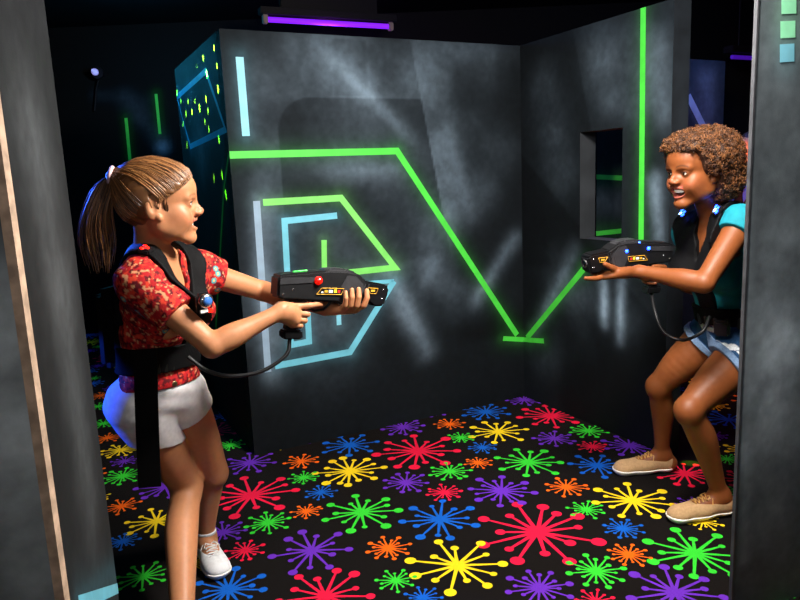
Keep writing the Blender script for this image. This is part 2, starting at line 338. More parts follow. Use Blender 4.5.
# ------------------------------------------------------------------ ceiling and floor
cm = mat('black_ceiling_paint', '#040405', .95, spec=.05, noise=.5, nscale=2)
cb = MB(); cb.box((0, 3.2, 2.74), (9, 8.4, .08)); tag(cb.build('ceiling', cm), kind='structure')
BC = {'red': '#d8163c', 'yellow': '#ecc81c', 'green': '#34c632', 'blue': '#0f58b8', 'purple': '#642aae', 'orange': '#ea6210'}
BK = list(BC)
carpet = mat('black_carpet', '#120e0d', .95, spec=.1, noise=.4, nscale=300, bump=.5, bscale=900)
bmats = [mat('carpet_' + k, c, .9, spec=.1, noise=.16, nscale=240, bump=.4, bscale=900) for k, c in BC.items()]
fb = MB(); fb.add([(-4.5, -1, 0), (4.5, -1, 0), (4.5, 7.2, 0), (-4.5, 7.2, 0)], [(0, 1, 2, 3)], 0)
def c3(X, Y): return 380 + X / 2.2222, 380 + Y / 2.2222
def c2(X, Y): return 80 + X / 2.2222, 330 + Y / 2.2222
seen = [('purple', *c3(320, 44), 45), ('blue', *c3(235, 71), 58), ('orange', *c3(155, 98), 38), ('red', *c3(380, 80), 78), ('yellow', *c3(262, 115), 75), ('green', *c3(180, 128), 35), ('purple', *c3(387, 130), 50),
        ('green', *c3(463, 113), 48), ('red', *c3(472, 148), 38), ('purple', *c3(555, 146), 65), ('red', *c3(85, 158), 105), ('blue', *c3(228, 150), 36), ('green', *c3(330, 183), 85), ('orange', *c3(218, 184), 35),
        ('green', *c3(155, 203), 52), ('blue', *c3(483, 190), 68), ('purple', *c3(58, 228), 58), ('red', *c3(143, 250), 45), ('purple', *c3(270, 246), 82), ('orange', *c3(413, 238), 52), ('yellow', *c3(562, 268), 98),
        ('green', *c3(458, 288), 46), ('red', *c3(350, 338), 150), ('blue', *c3(133, 310), 98), ('blue', *c3(540, 330), 50), ('green', *c3(700, 385), 118), ('orange', *c3(553, 388), 52), ('yellow', *c3(172, 412), 120),
        ('orange', *c3(18, 374), 56), ('green', *c3(480, 425), 74), ('purple', *c3(355, 462), 80), ('green', *c3(35, 446), 50), ('blue', *c3(95, 484), 48), ('purple', *c3(655, 472), 115), ('red', *c3(480, 492), 50), ('red', *c3(678, 208), 72),
        ('purple', *c3(695, 276), 40), ('blue', *c3(775, 88), 60), ('yellow', *c3(812, 157), 50), ('green', *c3(772, 176), 34), ('red', *c3(815, 222), 60), ('green', *c3(800, 250), 36),
        ('purple', *c2(718, 216), 55), ('blue', *c2(600, 256), 70), ('orange', *c2(492, 292), 45), ('yellow', *c2(600, 314), 86), ('green', *c2(497, 328), 38), ('purple', *c2(378, 295), 66), ('red', *c2(380, 368), 116),
        ('blue', *c2(535, 361), 40), ('green', *c2(625, 405), 97), ('orange', *c2(503, 403), 38), ('green', *c2(418, 428), 56), ('purple', *c2(515, 490), 100), ('red', *c2(368, 490), 50), ('red', *c2(545, 592), 118), ('blue', *c2(330, 577), 96),
        ('green', *c2(140, 548), 66), ('yellow', *c2(170, 425), 76), ('orange', *c2(92, 392), 46), ('green', *c2(95, 325), 52), ('blue', *c2(95, 470), 42), ('purple', *c2(318, 450), 56), ('green', *c2(335, 256), 36), ('yellow', *c2(90, 267), 48), ('red', *c2(300, 225), 60),
        ('blue', *c2(330, 188), 40), ('orange', *c2(60, 240), 36), ('green', *c2(52, 208), 34), ('orange', *c2(45, 146), 32), ('green', *c2(40, 170), 30), ('red', *c2(70, 60), 44)]
done = []
def burst(cx, cy, R, key, z):
    mi = 1 + BK.index(key); rnd = random.Random(int(cx * 1000) * 31 + int(cy * 1000)); n = rnd.choice((13, 14, 15, 16)) if R > .09 else rnd.choice((14, 15, 16))
    a0 = rnd.random() * 6.28
    def disc(x, y, r, k=12): fb.add([(x + r * math.cos(6.2832 * i / k), y + r * math.sin(6.2832 * i / k), z) for i in range(k)], [tuple(range(k))], mi)
    z0 = z
    for i in range(n):
        z = z0 + .00002 * (i + 1)
        a = a0 + 6.2832 * (i + rnd.uniform(-.18, .18)) / n; l = R * (rnd.uniform(.82, .93) if i % 2 == 0 else rnd.uniform(.52, .74)); w0 = R * .022 + .0010; w1 = R * .017 + .0008
        c, s = math.cos(a), math.sin(a)
        fb.add([(cx - s * w0 * 1.5, cy + c * w0 * 1.5, z), (cx + s * w0 * 1.5, cy - c * w0 * 1.5, z), (cx + c * l + s * w1, cy + s * l - c * w1, z), (cx + c * l - s * w1, cy + s * l + c * w1, z)], [(0, 1, 2, 3)], mi)
        z += .00001; disc(cx + c * l, cy + s * l, R * (rnd.uniform(.090, .125) if i % 2 == 0 else rnd.uniform(.065, .09)))
    z = z0 + .0005; disc(cx, cy, R * .10)
    done.append((cx, cy, R))
zc = .0004
for (k, x, y, r) in seen:
    p = onfloor(x, y); R = r / 2.2222 / FPX * np.dot(p - CAM, FW) * .98
    zc += .000002; burst(p[0], p[1], R, k, zc)
rf = random.Random(5)
for _ in range(9000):
    x, y = rf.uniform(-3.6, 2.6), rf.uniform(.3, 6.4); R = rf.choice((.06, .07, .085, .11, .14, .18))
    if all(math.hypot(x - a, y - b) > (R + c) * .93 for a, b, c in done):
        zc += .0000003; burst(x, y, R, rf.choice(BK), zc)
tag(fb.build('floor', [carpet] + bmats), kind='structure')
# ------------------------------------------------------------------ smooth solid modelling (signed distances -> one continuous mesh)
def unit(v): v = np.asarray(v, float); return v / (np.linalg.norm(v) + 1e-12)
def frame(x, up=(0, 0, 1)):
    """rotation whose columns are forward, left, up"""
    x = unit(x); y = unit(np.cross(up, x)); return np.stack([x, y, np.cross(x, y)], 1)
class Fig:
    """a list of smooth solids; each lives in its own rigid frame"""
    def __init__(s): s.p = []; s.R = np.eye(3); s.t = np.zeros(3)
    def frame(s, R=np.eye(3), t=(0, 0, 0)): s.R = np.asarray(R); s.t = np.asarray(t, float); return s
    def _w(s, p): return s.R @ np.asarray(p, float) + s.t
    def cone(s, a, b, ra, rb, k=.012, g='', neg=False, sc=None):
        """round cone from a to b; sc flattens: (unit dir, factor>1 squeezes along dir)"""
        a, b = s._w(a), s._w(b); r = max(ra, rb)
        if sc is not None: sc = (unit(s.R @ np.asarray(sc[0], float)), sc[1])
        lo, hi = np.minimum(a, b) - r, np.maximum(a, b) + r
        def f(P):
            d = b - a
            Q = P - a
            if sc is not None:
                n, q = sc; h = Q @ n; hd = d @ n; L2 = max(d @ d, 1e-9)
                t0 = (Q @ d) / L2; off = h - np.clip(t0, 0, 1) * hd
                Q = Q + (off * (q - 1))[..., None] * n
            L2 = max(d @ d, 1e-9); t = np.clip((Q @ d) / L2, 0, 1)
            return np.linalg.norm(Q - t[..., None] * d, axis=-1) - (ra + (rb - ra) * t)
        s.p.append((f, lo, hi, k, g, neg)); return s
    def chain(s, pts, rs, k=.012, g='', sc=None, sub=1):
        """one tapering limb along a polyline; sub > 1 rounds it off through the points"""
        if sc is not None:
            for i in range(len(pts) - 1): s.cone(pts[i], pts[i + 1], rs[i], rs[i + 1], k, g, sc=sc)
            return s
        P_ = np.array([s._w(p) for p in pts]); R_ = np.array(rs, float)
        if sub > 1:
            X = np.concatenate([P_, R_[:, None]], 1); X = np.concatenate([2 * X[:1] - X[1:2], X, 2 * X[-1:] - X[-2:-1]]); out = []
            for i in range(1, len(X) - 2):
                for q in range(sub):
                    t = q / sub; a, b, c, d = X[i - 1:i + 3]; out.append(.5 * (2 * b + (c - a) * t + (2 * a - 5 * b + 4 * c - d) * t * t + (3 * b - a - 3 * c + d) * t ** 3))
            X = np.array(out + [X[-2]]); P_, R_ = X[:, :3], X[:, 3]
        lo, hi = (P_ - R_[:, None]).min(0), (P_ + R_[:, None]).max(0)
        def f(Q):
            o = None
            for a, b, ra, rb in zip(P_[:-1], P_[1:], R_[:-1], R_[1:]):
                d = b - a; t = np.clip(((Q - a) @ d) / max(d @ d, 1e-9), 0, 1); v = np.linalg.norm(Q - a - t[..., None] * d, axis=-1) - (ra + (rb - ra) * t); o = v if o is None else np.minimum(o, v)
            return o
        s.p.append((f, lo, hi, k, g, False)); return s
    def ell(s, c, r, k=.012, g='', R=None, neg=False):
        c = s._w(c); R = s.R if R is None else s.R @ np.asarray(R); r = np.asarray(r, float)
        e = np.sqrt((R ** 2) @ (r ** 2)); lo, hi = c - e, c + e
        def f(P):
            q = (P - c) @ R; k0 = np.linalg.norm(q / r, axis=-1); k1 = np.linalg.norm(q / (r * r), axis=-1)
            return k0 * (k0 - 1) / (k1 + 1e-9)
        s.p.append((f, lo, hi, k, g, neg)); return s
    def field(s, lo, res, shape, groups=None, margin=.05, init=1.0):
        D = np.full(shape, init, np.float32); lo = np.asarray(lo, float)
        for f, a, b, k, g, neg in s.p:
            if groups is not None and g not in groups: continue
            m = margin + k; i0 = np.maximum(0, np.floor((a - m - lo) / res).astype(int)); i1 = np.minimum(shape, np.ceil((b + m - lo) / res).astype(int) + 1)
            if np.any(i1 <= i0): continue
            sl = tuple(slice(x, y) for x, y in zip(i0, i1))
            ax = [lo[q] + res * np.arange(i0[q], i1[q]) for q in range(3)]
            P = np.stack(np.meshgrid(*ax, indexing='ij'), -1); d = f(P).astype(np.float32); o = D[sl]
            if neg: d = -d; h = np.maximum(k - np.abs(o - d), 0); D[sl] = np.maximum(o, d) + h * h / (4 * k + 1e-9)
            else: h = np.maximum(k - np.abs(o - d), 0); D[sl] = np.minimum(o, d) - h * h / (4 * k + 1e-9)
        return D
    def bounds(s, groups=None):
        q = [(a, b) for f, a, b, k, g, neg in s.p if (groups is None or g in groups) and not neg]
        return np.min([a for a, b in q], 0), np.max([b for a, b in q], 0)
def grid_for(lo, hi, res, pad):
    lo = np.asarray(lo) - pad; shape = tuple(int(v) + 1 for v in np.ceil((np.asarray(hi) + pad - lo) / res)); return lo, shape
def gridpts(lo, res, shape): return np.stack(np.meshgrid(*[lo[q] + res * np.arange(shape[q]) for q in range(3)], indexing='ij'), -1)
def nets(D, lo, res):
    """surface nets: vertices and quads of the zero level"""
    S = D < 0; c = [S[i:S.shape[0] - 1 + i, j:S.shape[1] - 1 + j, k:S.shape[2] - 1 + k] for i in (0, 1) for j in (0, 1) for k in (0, 1)]
    n = sum(x.astype(np.int8) for x in c); act = np.argwhere((n > 0) & (n < 8))
    idx = np.full(n.shape, -1, np.int64); idx[tuple(act.T)] = np.arange(len(act))
    acc = np.zeros((len(act), 3)); cnt = np.zeros(len(act))
    cor = [(i, j, k) for i in (0, 1) for j in (0, 1) for k in (0, 1)]
    val = {q: D[act[:, 0] + q[0], act[:, 1] + q[1], act[:, 2] + q[2]].astype(float) for q in cor}
    for a in cor:
        for ax in range(3):
            if a[ax]: continue
            b = list(a); b[ax] = 1; b = tuple(b); va, vb = val[a], val[b]; m = (va < 0) != (vb < 0)
            t = np.where(m, va / np.where(m, va - vb, 1), 0); p = np.tile(np.array(a, float), (len(act), 1)); p[:, ax] += t
            acc[m] += p[m]; cnt[m] += 1
    V = lo + res * (act + acc / np.maximum(cnt, 1)[:, None]); F = []
    for ax in range(3):
        u, v = (ax + 1) % 3, (ax + 2) % 3
        sl0 = [slice(None)] * 3; sl1 = [slice(None)] * 3; sl0[ax] = slice(0, -1); sl1[ax] = slice(1, None)
        A = S[tuple(sl0)]; B = S[tuple(sl1)]
        e = np.argwhere(A != B); ok = (e[:, u] > 0) & (e[:, v] > 0) & (e[:, u] < S.shape[u] - 1) & (e[:, v] < S.shape[v] - 1); e = e[ok]
        if not len(e): continue
        ins = S[tuple(e.T)]
        def g(du, dv): q = e.copy(); q[:, u] -= du; q[:, v] -= dv; return idx[tuple(q.T)]
        Q = np.stack([g(1, 1), g(0, 1), g(0, 0), g(1, 0)], 1); Q[~ins] = Q[~ins][:, ::-1]; F.append(Q)
    F = np.concatenate(F) if F else np.zeros((0, 4), int)
    F = F[(F >= 0).all(1)]
    return V, F
def mesh_obj(name, parts, mats, parent=None, col=None):
    """parts: list of (V, F); col(V) -> rgb"""
    V = np.concatenate([p[0] for p in parts]); o = 0; Fs = []
    for v, f in parts: Fs.append(f + o); o += len(v)
    F = np.concatenate(Fs); me = bpy.data.meshes.new(name)
    me.vertices.add(len(V)); me.vertices.foreach_set('co', V.astype(np.float32).ravel())
    me.loops.add(F.size); me.loops.foreach_set('vertex_index', F.astype(np.int32).ravel())
    me.polygons.add(len(F)); me.polygons.foreach_set('loop_start', np.arange(0, F.size, 4, dtype=np.int32)); me.polygons.foreach_set('loop_total', np.full(len(F), 4, np.int32))
    me.update(calc_edges=True); me.validate()
    me.polygons.foreach_set('use_smooth', np.ones(len(me.polygons), bool))
    for m in (mats if isinstance(mats, (list, tuple)) else [mats]): me.materials.append(m)
    if col is not None:
        ca = me.color_attributes.new('Col', 'FLOAT_COLOR', 'POINT'); a = np.ones((len(V), 4), np.float32); a[:, :3] = col(V); ca.data.foreach_set('color', a.ravel())
    ob = bpy.data.objects.new(name, me); COL.objects.link(ob)
    if parent: put_under(ob, parent)
    return ob
def cut_boxes(V, F, boxes):
    """drop faces lying wholly inside any (centre, rotation, half-size) box"""
    keep = np.ones(len(F), bool)
    for c, R, h in boxes:
        inside = (np.abs((V - c) @ R) < h).all(1); keep &= ~inside[F].all(1)
    F = F[keep]; u, inv = np.unique(F, return_inverse=True); return V[u], inv.reshape(F.shape)
def only_box(V, F, c, R, h):
    inside = (np.abs((V - c) @ R) < h).all(1); F = F[inside[F].all(1)]; u, inv = np.unique(F, return_inverse=True); return V[u], inv.reshape(F.shape)
def relax(V, F, n=1, w=.5):
    for _ in range(n):
        a = np.zeros_like(V); c = np.zeros(len(V))
        for i in range(4):
            for j in (1, 3): np.add.at(a, F[:, i], V[F[:, (i + j) % 4]]); np.add.at(c, F[:, i], 1)
        V = V + w * (a / np.maximum(c, 1)[:, None] - V)
    return V
# ------------------------------------------------------------------ heads and hands
def head(fig, R, t, s=1.0, smile=1, jaw=1.0, fem=1.0, g='head', mouth_open=.5, eo=.0026):
    """x forward, y left, z up; crown at .12, chin at -.10 (times s)"""
    F = fig.frame(np.asarray(R) * 1.0, t)
    q = lambda *p: np.array(p) * s
    F.ell(q(-.012, 0, .036), q(.094, .073, .084), .02, g); F.ell(q(.028, 0, -.022), q(.054, .056, .074), .03, g)
    F.ell(q(.047, 0, .044), q(.051, .058, .048), .03, g); jd = .0045 * max(0, mouth_open - .4)
    for y in (1, -1):
        F.chain([q(-.006, y * .054, -.02), q(.002, y * .050, -.054 - jd * .3), q(.070, y * .011, -.089 - jd)], [.018 * s, .017 * s, .013 * s], .02, g)
        F.ell(q(.052, y * .040, -.020), q(.024, .020, .018), .02, g)
        F.ell(q(.066, y * .036, -.034), q(.018, .017, .016), .016, g)
        F.cone(q(.076, y * .042, .020), q(.0855, y * .014, .021), .0065 * s, .0065 * s, .016, g)
    for y in (1, -1): F.ell(q(.030, y * .043, -.045), q(.042, .019, .036), .025, g)
    F.ell(q(.076, 0, -.085 - jd), q(.016, .020, .017), .016, g)
    F.ell(q(.068, 0, -.050), q(.024, .032, .028), .018, g)
    F.chain([q(.088, 0, .018), q(.0955, 0, -.002), q(.1070, 0, -.0165)], [.0075 * s, .0078 * s, .0086 * s], .012, g)
    for y in (1, -1): F.ell(q(.078, y * .0135, -.010), q(.0165, .0125, .020), .012, g)
    for y in (1, -1): F.ell(q(.098, y * .011, -.0225), q(.011, .0075, .0065), .008, g)
    F.cone(q(.104, 0, -.022), q(.093, 0, -.034), .0055 * s, .005 * s, .010, g)
    o = .006 * mouth_open; mw = .0305; zc = -.0425 if smile else -.050
    for y in (1, -1):
        F.chain([q(.0915, y * .004, -.0425), q(.0885, y * .014, -.0430), q(.0735, y * mw, zc)], [.0044 * s, .0040 * s, .0022 * s], .006, g)
        F.chain([q(.0895, 0, -.0585 - o), q(.0865, y * .013, -.0565 - o), q(.0735, y * mw, zc)], [.0056 * s, .0050 * s, .0022 * s], .006, g)
        F.ell(q(.066, y * .037, zc), q(.012, .008, .012), .01, g)
    if mouth_open: F.ell(q(.090, 0, -.0500 - o * .5), q(.026, .0275, .0045 + o * .8), .003, g, neg=True)
    # eyes: sockets, then lids over the balls
    for y in (1, -1):
        F.ell(q(.097, y * .031, .004), q(.0155, .017, .010), .012, g, neg=True)
        F.ell(q(.0735, y * .0305, .0045), q(.0136, .0150, .0135), .005, g)
        F.ell(q(.0885, y * .0315, .0035), q(.0085, .0110, eo), .002, g, neg=True)
        # ear
        F.ell(q(-.012, y * .073, -.004), q(.019, .008, .031), .006, g, R=frame((1, y * -.35, 0)))
        F.ell(q(-.008, y * .081, .001), q(.010, .006, .018), .004, g, R=frame((1, y * -.35, 0)), neg=True)
        F.ell(q(.004, y * .073, -.030), q(.008, .006, .009), .005, g)
    F.ell(q(.0985, .0055, -.0305), q(.004, .003, .003), .002, g, neg=True); F.ell(q(.0985, -.0055, -.0305), q(.004, .003, .003), .002, g, neg=True)
    fig.frame()
def head_paint(V, R, t, s, skin, lip, brow, blush, lipz=-.0515, liph=.0120):
    Q = ((V - t) @ R) / s; n = len(V); C = np.tile(np.array(skin), (n, 1)) * (.94 + .12 * fbm(Q, 60, 3, 3))[:, None]
    x, y, z = Q.T; ay = np.abs(y)
    def put(mask, c): C[:] = C * (1 - mask[:, None]) + np.array(c) * mask[:, None]
    put(.40 * np.exp(-(((ay - .045) / .018) ** 2 + ((z + .028) / .018) ** 2)) * (x > .03), blush)
    put(.30 * np.exp(-((y / .016) ** 2 + ((z + .020) / .014) ** 2)) * (x > .09), blush)
    bz = .0255 - .45 * (ay - .030) ** 2 / .03 + .004
    put(.7 * np.exp(-((z - bz) / .0030) ** 2) * smoothstep(.010, .016, ay) * (1 - smoothstep(.046, .054, ay)) * (x > .055), brow)
    m = (1 - smoothstep(.023, .030, ay)) * (x > .072); cz = lipz + .0085 * (ay / .026) ** 2
    put(.8 * m * np.exp(-((z - cz) / liph) ** 4), lip)
    ml = np.exp(-((z - (lipz + .0035 + .0065 * (ay - .012) / .018)) / .0013) ** 2) * (x > .066) * (x < .089) * smoothstep(.012, .018, ay) * (1 - smoothstep(.030, .0345, ay)); put(.75 * ml, [.10, .02, .018])
    eye = np.exp(-(((ay - .031) / .0155) ** 2 + ((z - .0045) / .0072) ** 2) ** 2) * (x > .066) * (x < .09)
    put(.55 * eye, [v * .35 for v in brow] )
    put(.9 * (np.exp(-((y / .024) ** 2 + ((z - lipz) / .011) ** 2) ** 2) * (x < .0815) * (x > .06)), [.09, .015, .014])
    return C
def face_parts(person, R, t, s, iris, lashes, teeth=True, open_=.5):
    W = lambda *p: R @ (np.array(p) * s) + t
    white = mat('eye_white', '#d2cac2', .2, spec=.6, coat=.4); im = mat('iris_' + iris.lstrip('#'), iris, .12, spec=.7, coat=.5); pu = mat('pupil_black', '#050404', .1, spec=.7)
    for y in (1, -1):
        b = MB(); c = np.array([.0745, y * .0305, .0045]); ax = unit([1, 0, -.02])
        prof = [(.0125 * math.sin(a), .0125 * math.cos(a)) for a in np.linspace(.001, 3.14, 16)]
        rings = [0, .20, .46, 3.14]
        for k in range(3):
            pr = [(.0125 * s * math.sin(a), .0125 * s * math.cos(a)) for a in np.linspace(rings[k] + 1e-3, rings[k + 1], 4 if k < 2 else 14)]
            b.lathe(pr[::-1], W(*c), R @ ax, 20, (2, 1, 0)[k])
        b.build('eye', [white, im, pu], person)
        l = MB(); pts = [W(.0755 + .0118 * math.cos(a) * 1.05, y * (.0305 + .0128 * math.sin(a)), .0075 + .0012 * math.cos(a)) for a in np.linspace(-.95, .95, 9)]
        l.tube(pts, [.0007 * s] + [.0015 * s] * 7 + [.0007 * s], 6); l.build('eyelash', lashes, person)
    if teeth:
        b = MB(); n = 10; top, bot = -.0465, -.0545 - open_ * .001
        V = []; 
        for i in range(n + 1):
            a = -1 + 2 * i / n; x = .0855 - .0095 * a * a; yy = .0255 * a; e = .0002 * (abs(a) ** 2)
            V += [W(x, yy, top + e), W(x + .0006, yy, (top + bot) / 2), W(x, yy, bot + .003 * a * a + .0007 * (i % 2))]
        for i in range(n):
            o = 3 * i; b.add([V[o], V[o + 1], V[o + 4], V[o + 3]], [(0, 1, 2, 3)], 0); b.add([V[o + 1], V[o + 2], V[o + 5], V[o + 4]], [(0, 1, 2, 3)], 0)
        b.build('teeth', mat('teeth_enamel', '#efe8dc', .2, spec=.5), person)
# gun-local hand poses (x to the muzzle, y left, z up), metres
def trigger_hand(fig, R, t, wrist, g):
    F = fig.frame(R, t); wl = R.T @ (np.asarray(wrist) - t)
    kn = [(.020, -.020, -.050), (.020, -.025, -.068), (.015, -.025, -.086), (.008, -.022, -.102)]
    for i, k in enumerate(kn):
        base = wl * .80 + np.array(k) * .20 + np.array([0, 0, (.010, .004, -.003, -.010)[i]])
        F.cone(base, k, .0135, .0105, .014, g)
    F.cone(wl, wl * .55 + np.array(kn[1]) * .45, .0215, .0205, .016, g, sc=((0, 1, 0), 1.25))
    F.cone(wl * .5 + np.array(kn[1]) * .5, kn[2], .017, .013, .014, g)
    F.chain([kn[0], (.056, -.027, -.046), (.080, -.022, -.043), (.098, -.014, -.044)], [.0098, .0088, .0078, .0066], .004, g)
    for i, (L, z) in enumerate(((.034, -.070), (.032, -.088), (.026, -.103))):
        k = kn[i + 1]; r = (.0095, .0092, .0084)[i]
        F.chain([k, (k[0] + L * .95, -.024, z - .002), (k[0] + L, .004, z - .003), (k[0] + L * .45, .022, z - .001)], [r, r * .95, r * .85, r * .74], .003, g)
    F.chain([wl * .7 + np.array([.0, .004, -.050]) * .3, (-.020, .012, -.052), (.012, .027, -.044), (.040, .027, -.041)], [.016, .0135, .0105, .0085], .008, g)
    fig.frame()
def support_hand(fig, R, t, wrist, g, x0=.225, thumb_up=.0, zb=-.046):
    F = fig.frame(R, t); wl = R.T @ (np.asarray(wrist) - t)
    xs = [x0 + .030, x0 + .010, x0 - .010, x0 - .028]
    F.cone(wl, wl * .45 + np.array([x0 - .005, .010, zb - .018]) * .55, .0215, .020, .016, g, sc=((0, 0, 1), 1.3))
    for i, x in enumerate(xs):
        k = np.array([x, -.002 - .003 * i, zb - .012]); base = wl * .75 + np.array([x0, .02, zb - .02]) * .25 + np.array([(.014, .005, -.005, -.013)[i], 0, 0])
        F.cone(base, k, .0135, .0115, .014, g); r = (.0094, .0097, .0092, .0082)[i]; ln = (.92, 1, .95, .8)[i]
        tx = (.010, .002, -.001, -.003)[i]
        F.chain([k, (x + tx * .5, -.040, zb + .004), (x + tx, -.0465, zb + .004 + .026 * ln), (x + tx, -.0415, zb + .006 + .046 * ln)], [r, r * .97, r * .88, r * .72], .003, g)
    F.ell((x0 - .002, .008, zb - .012), (.040, .026, .014), .012, g)
    F.chain([wl * .6 + np.array([x0 + .01, .03, zb - .012]) * .4, (x0 + .012, .036, zb - .008), (x0 + .045, .043, zb + .014 + thumb_up), (x0 + .070, .042, zb + .030 + thumb_up)], [.016, .0135, .0105, .0080], .008, g)
    fig.frame()
def arm(fig, sh, el, wr, r=(.047, .038, .034, .024), k=.02, g='arm'):
    """upper arm with deltoid and biceps, forearm with its belly near the elbow"""
    sh, el, wr = map(np.asarray, (sh, el, wr)); fig.frame()
    fig.chain([sh, sh * .55 + el * .45, el * .9 + sh * .1, el], [r[0], r[1] * 1.06, r[2] * .98, r[2] * .96], k, g, sub=4)
    fig.chain([el, el * .72 + wr * .28, el * .4 + wr * .6, wr], [r[2] * .96, r[2] * 1.06, r[3] * 1.22, r[3]], .010, g, sub=4)
def leg(fig, hip, kn, an, r=(.082, .057, .056, .034), bow=None, k=.025, g='leg'):
    hip, kn, an = map(np.asarray, (hip, kn, an)); fig.frame(); f = bow if bow is not None else np.array([0, 0, 0.0])
    fig.chain([hip, hip * .5 + kn * .5 + f * .012, kn * .86 + hip * .14 + f * .006, kn + f * .003], [r[0], r[0] * .80, r[1] * 1.03, r[1] * .97], k, g, sub=5)
    fig.chain([kn + f * .003, kn * .88 + an * .12 - f * .005, kn * .68 + an * .32 - f * .016, kn * .42 + an * .58 - f * .011, kn * .15 + an * .85 - f * .003, an], [r[1] * .97, r[2] * .97, r[2] * 1.04, r[2] * .84, r[3] * 1.0, r[3] * .98], .012, g, sub=4)
    fig.chain([kn + f * .013 + (hip - kn) * .05, kn + f * .013 - (kn - an) * .05], [r[1] * .72, r[1] * .70], .018, g)
def foot(fig, an, d, L=.235, g='foot'):
    """bare foot on the floor under the ankle, pointing along d"""
    d = unit([d[0], d[1], 0]); R = frame(d); o = np.array([an[0], an[1], 0]); fig.frame(R, o)
    fig.chain([(0, 0, an[2]), (-.030, 0, .045)], [.034, .030], .02, g); fig.chain([(-.035, 0, .034), (.07, 0, .040), (L - .085, 0, .026)], [.028, .030, .022], .02, g)
    fig.chain([(0, 0, an[2] * .9), (.075, 0, .045), (L - .09, .0, .026)], [.032, .028, .024], .02, g); fig.frame()
# ------------------------------------------------------------------ laser guns (x to the muzzle, y left, z up)
black_pl = mat('black_gun_plastic', '#121214', .42, spec=.5, noise=.3, nscale=60, bump=.08, bscale=700)
dark_pl = mat('satin_black_plastic', '#0b0b0d', .35, spec=.5)
grey_pl = mat('graphite_plastic', '#2b2b2e', .45, spec=.5, noise=.2, nscale=50)
steel = mat('screw_steel', '#b9b9bd', .25, metal=1)
amber = mat('amber_print', '#c9962a', .5); whitep = mat('white_print', '#e8e6e0', .5); redp = mat('red_print', '#c0282a', .5); yell = mat('yellow_print', '#f0d030', .5)
led_red = mat('red_led', '#ff2010', .3, emit='#ff1808', estr=3.0); led_blue = mat('blue_led', '#2050ff', .3, emit='#1a40ff', estr=14.0)
led_white = mat('led_core', '#b8d0ff', .3, emit='#9cc4ff', estr=6.0); red_cap = mat('red_lamp_dome', '#f01c14', .22, emit='#ff1408', estr=.55, spec=.6, coat=.5); green_strip = mat('green_light_strip', '#30d040', .4, emit='#30e040', estr=.6)
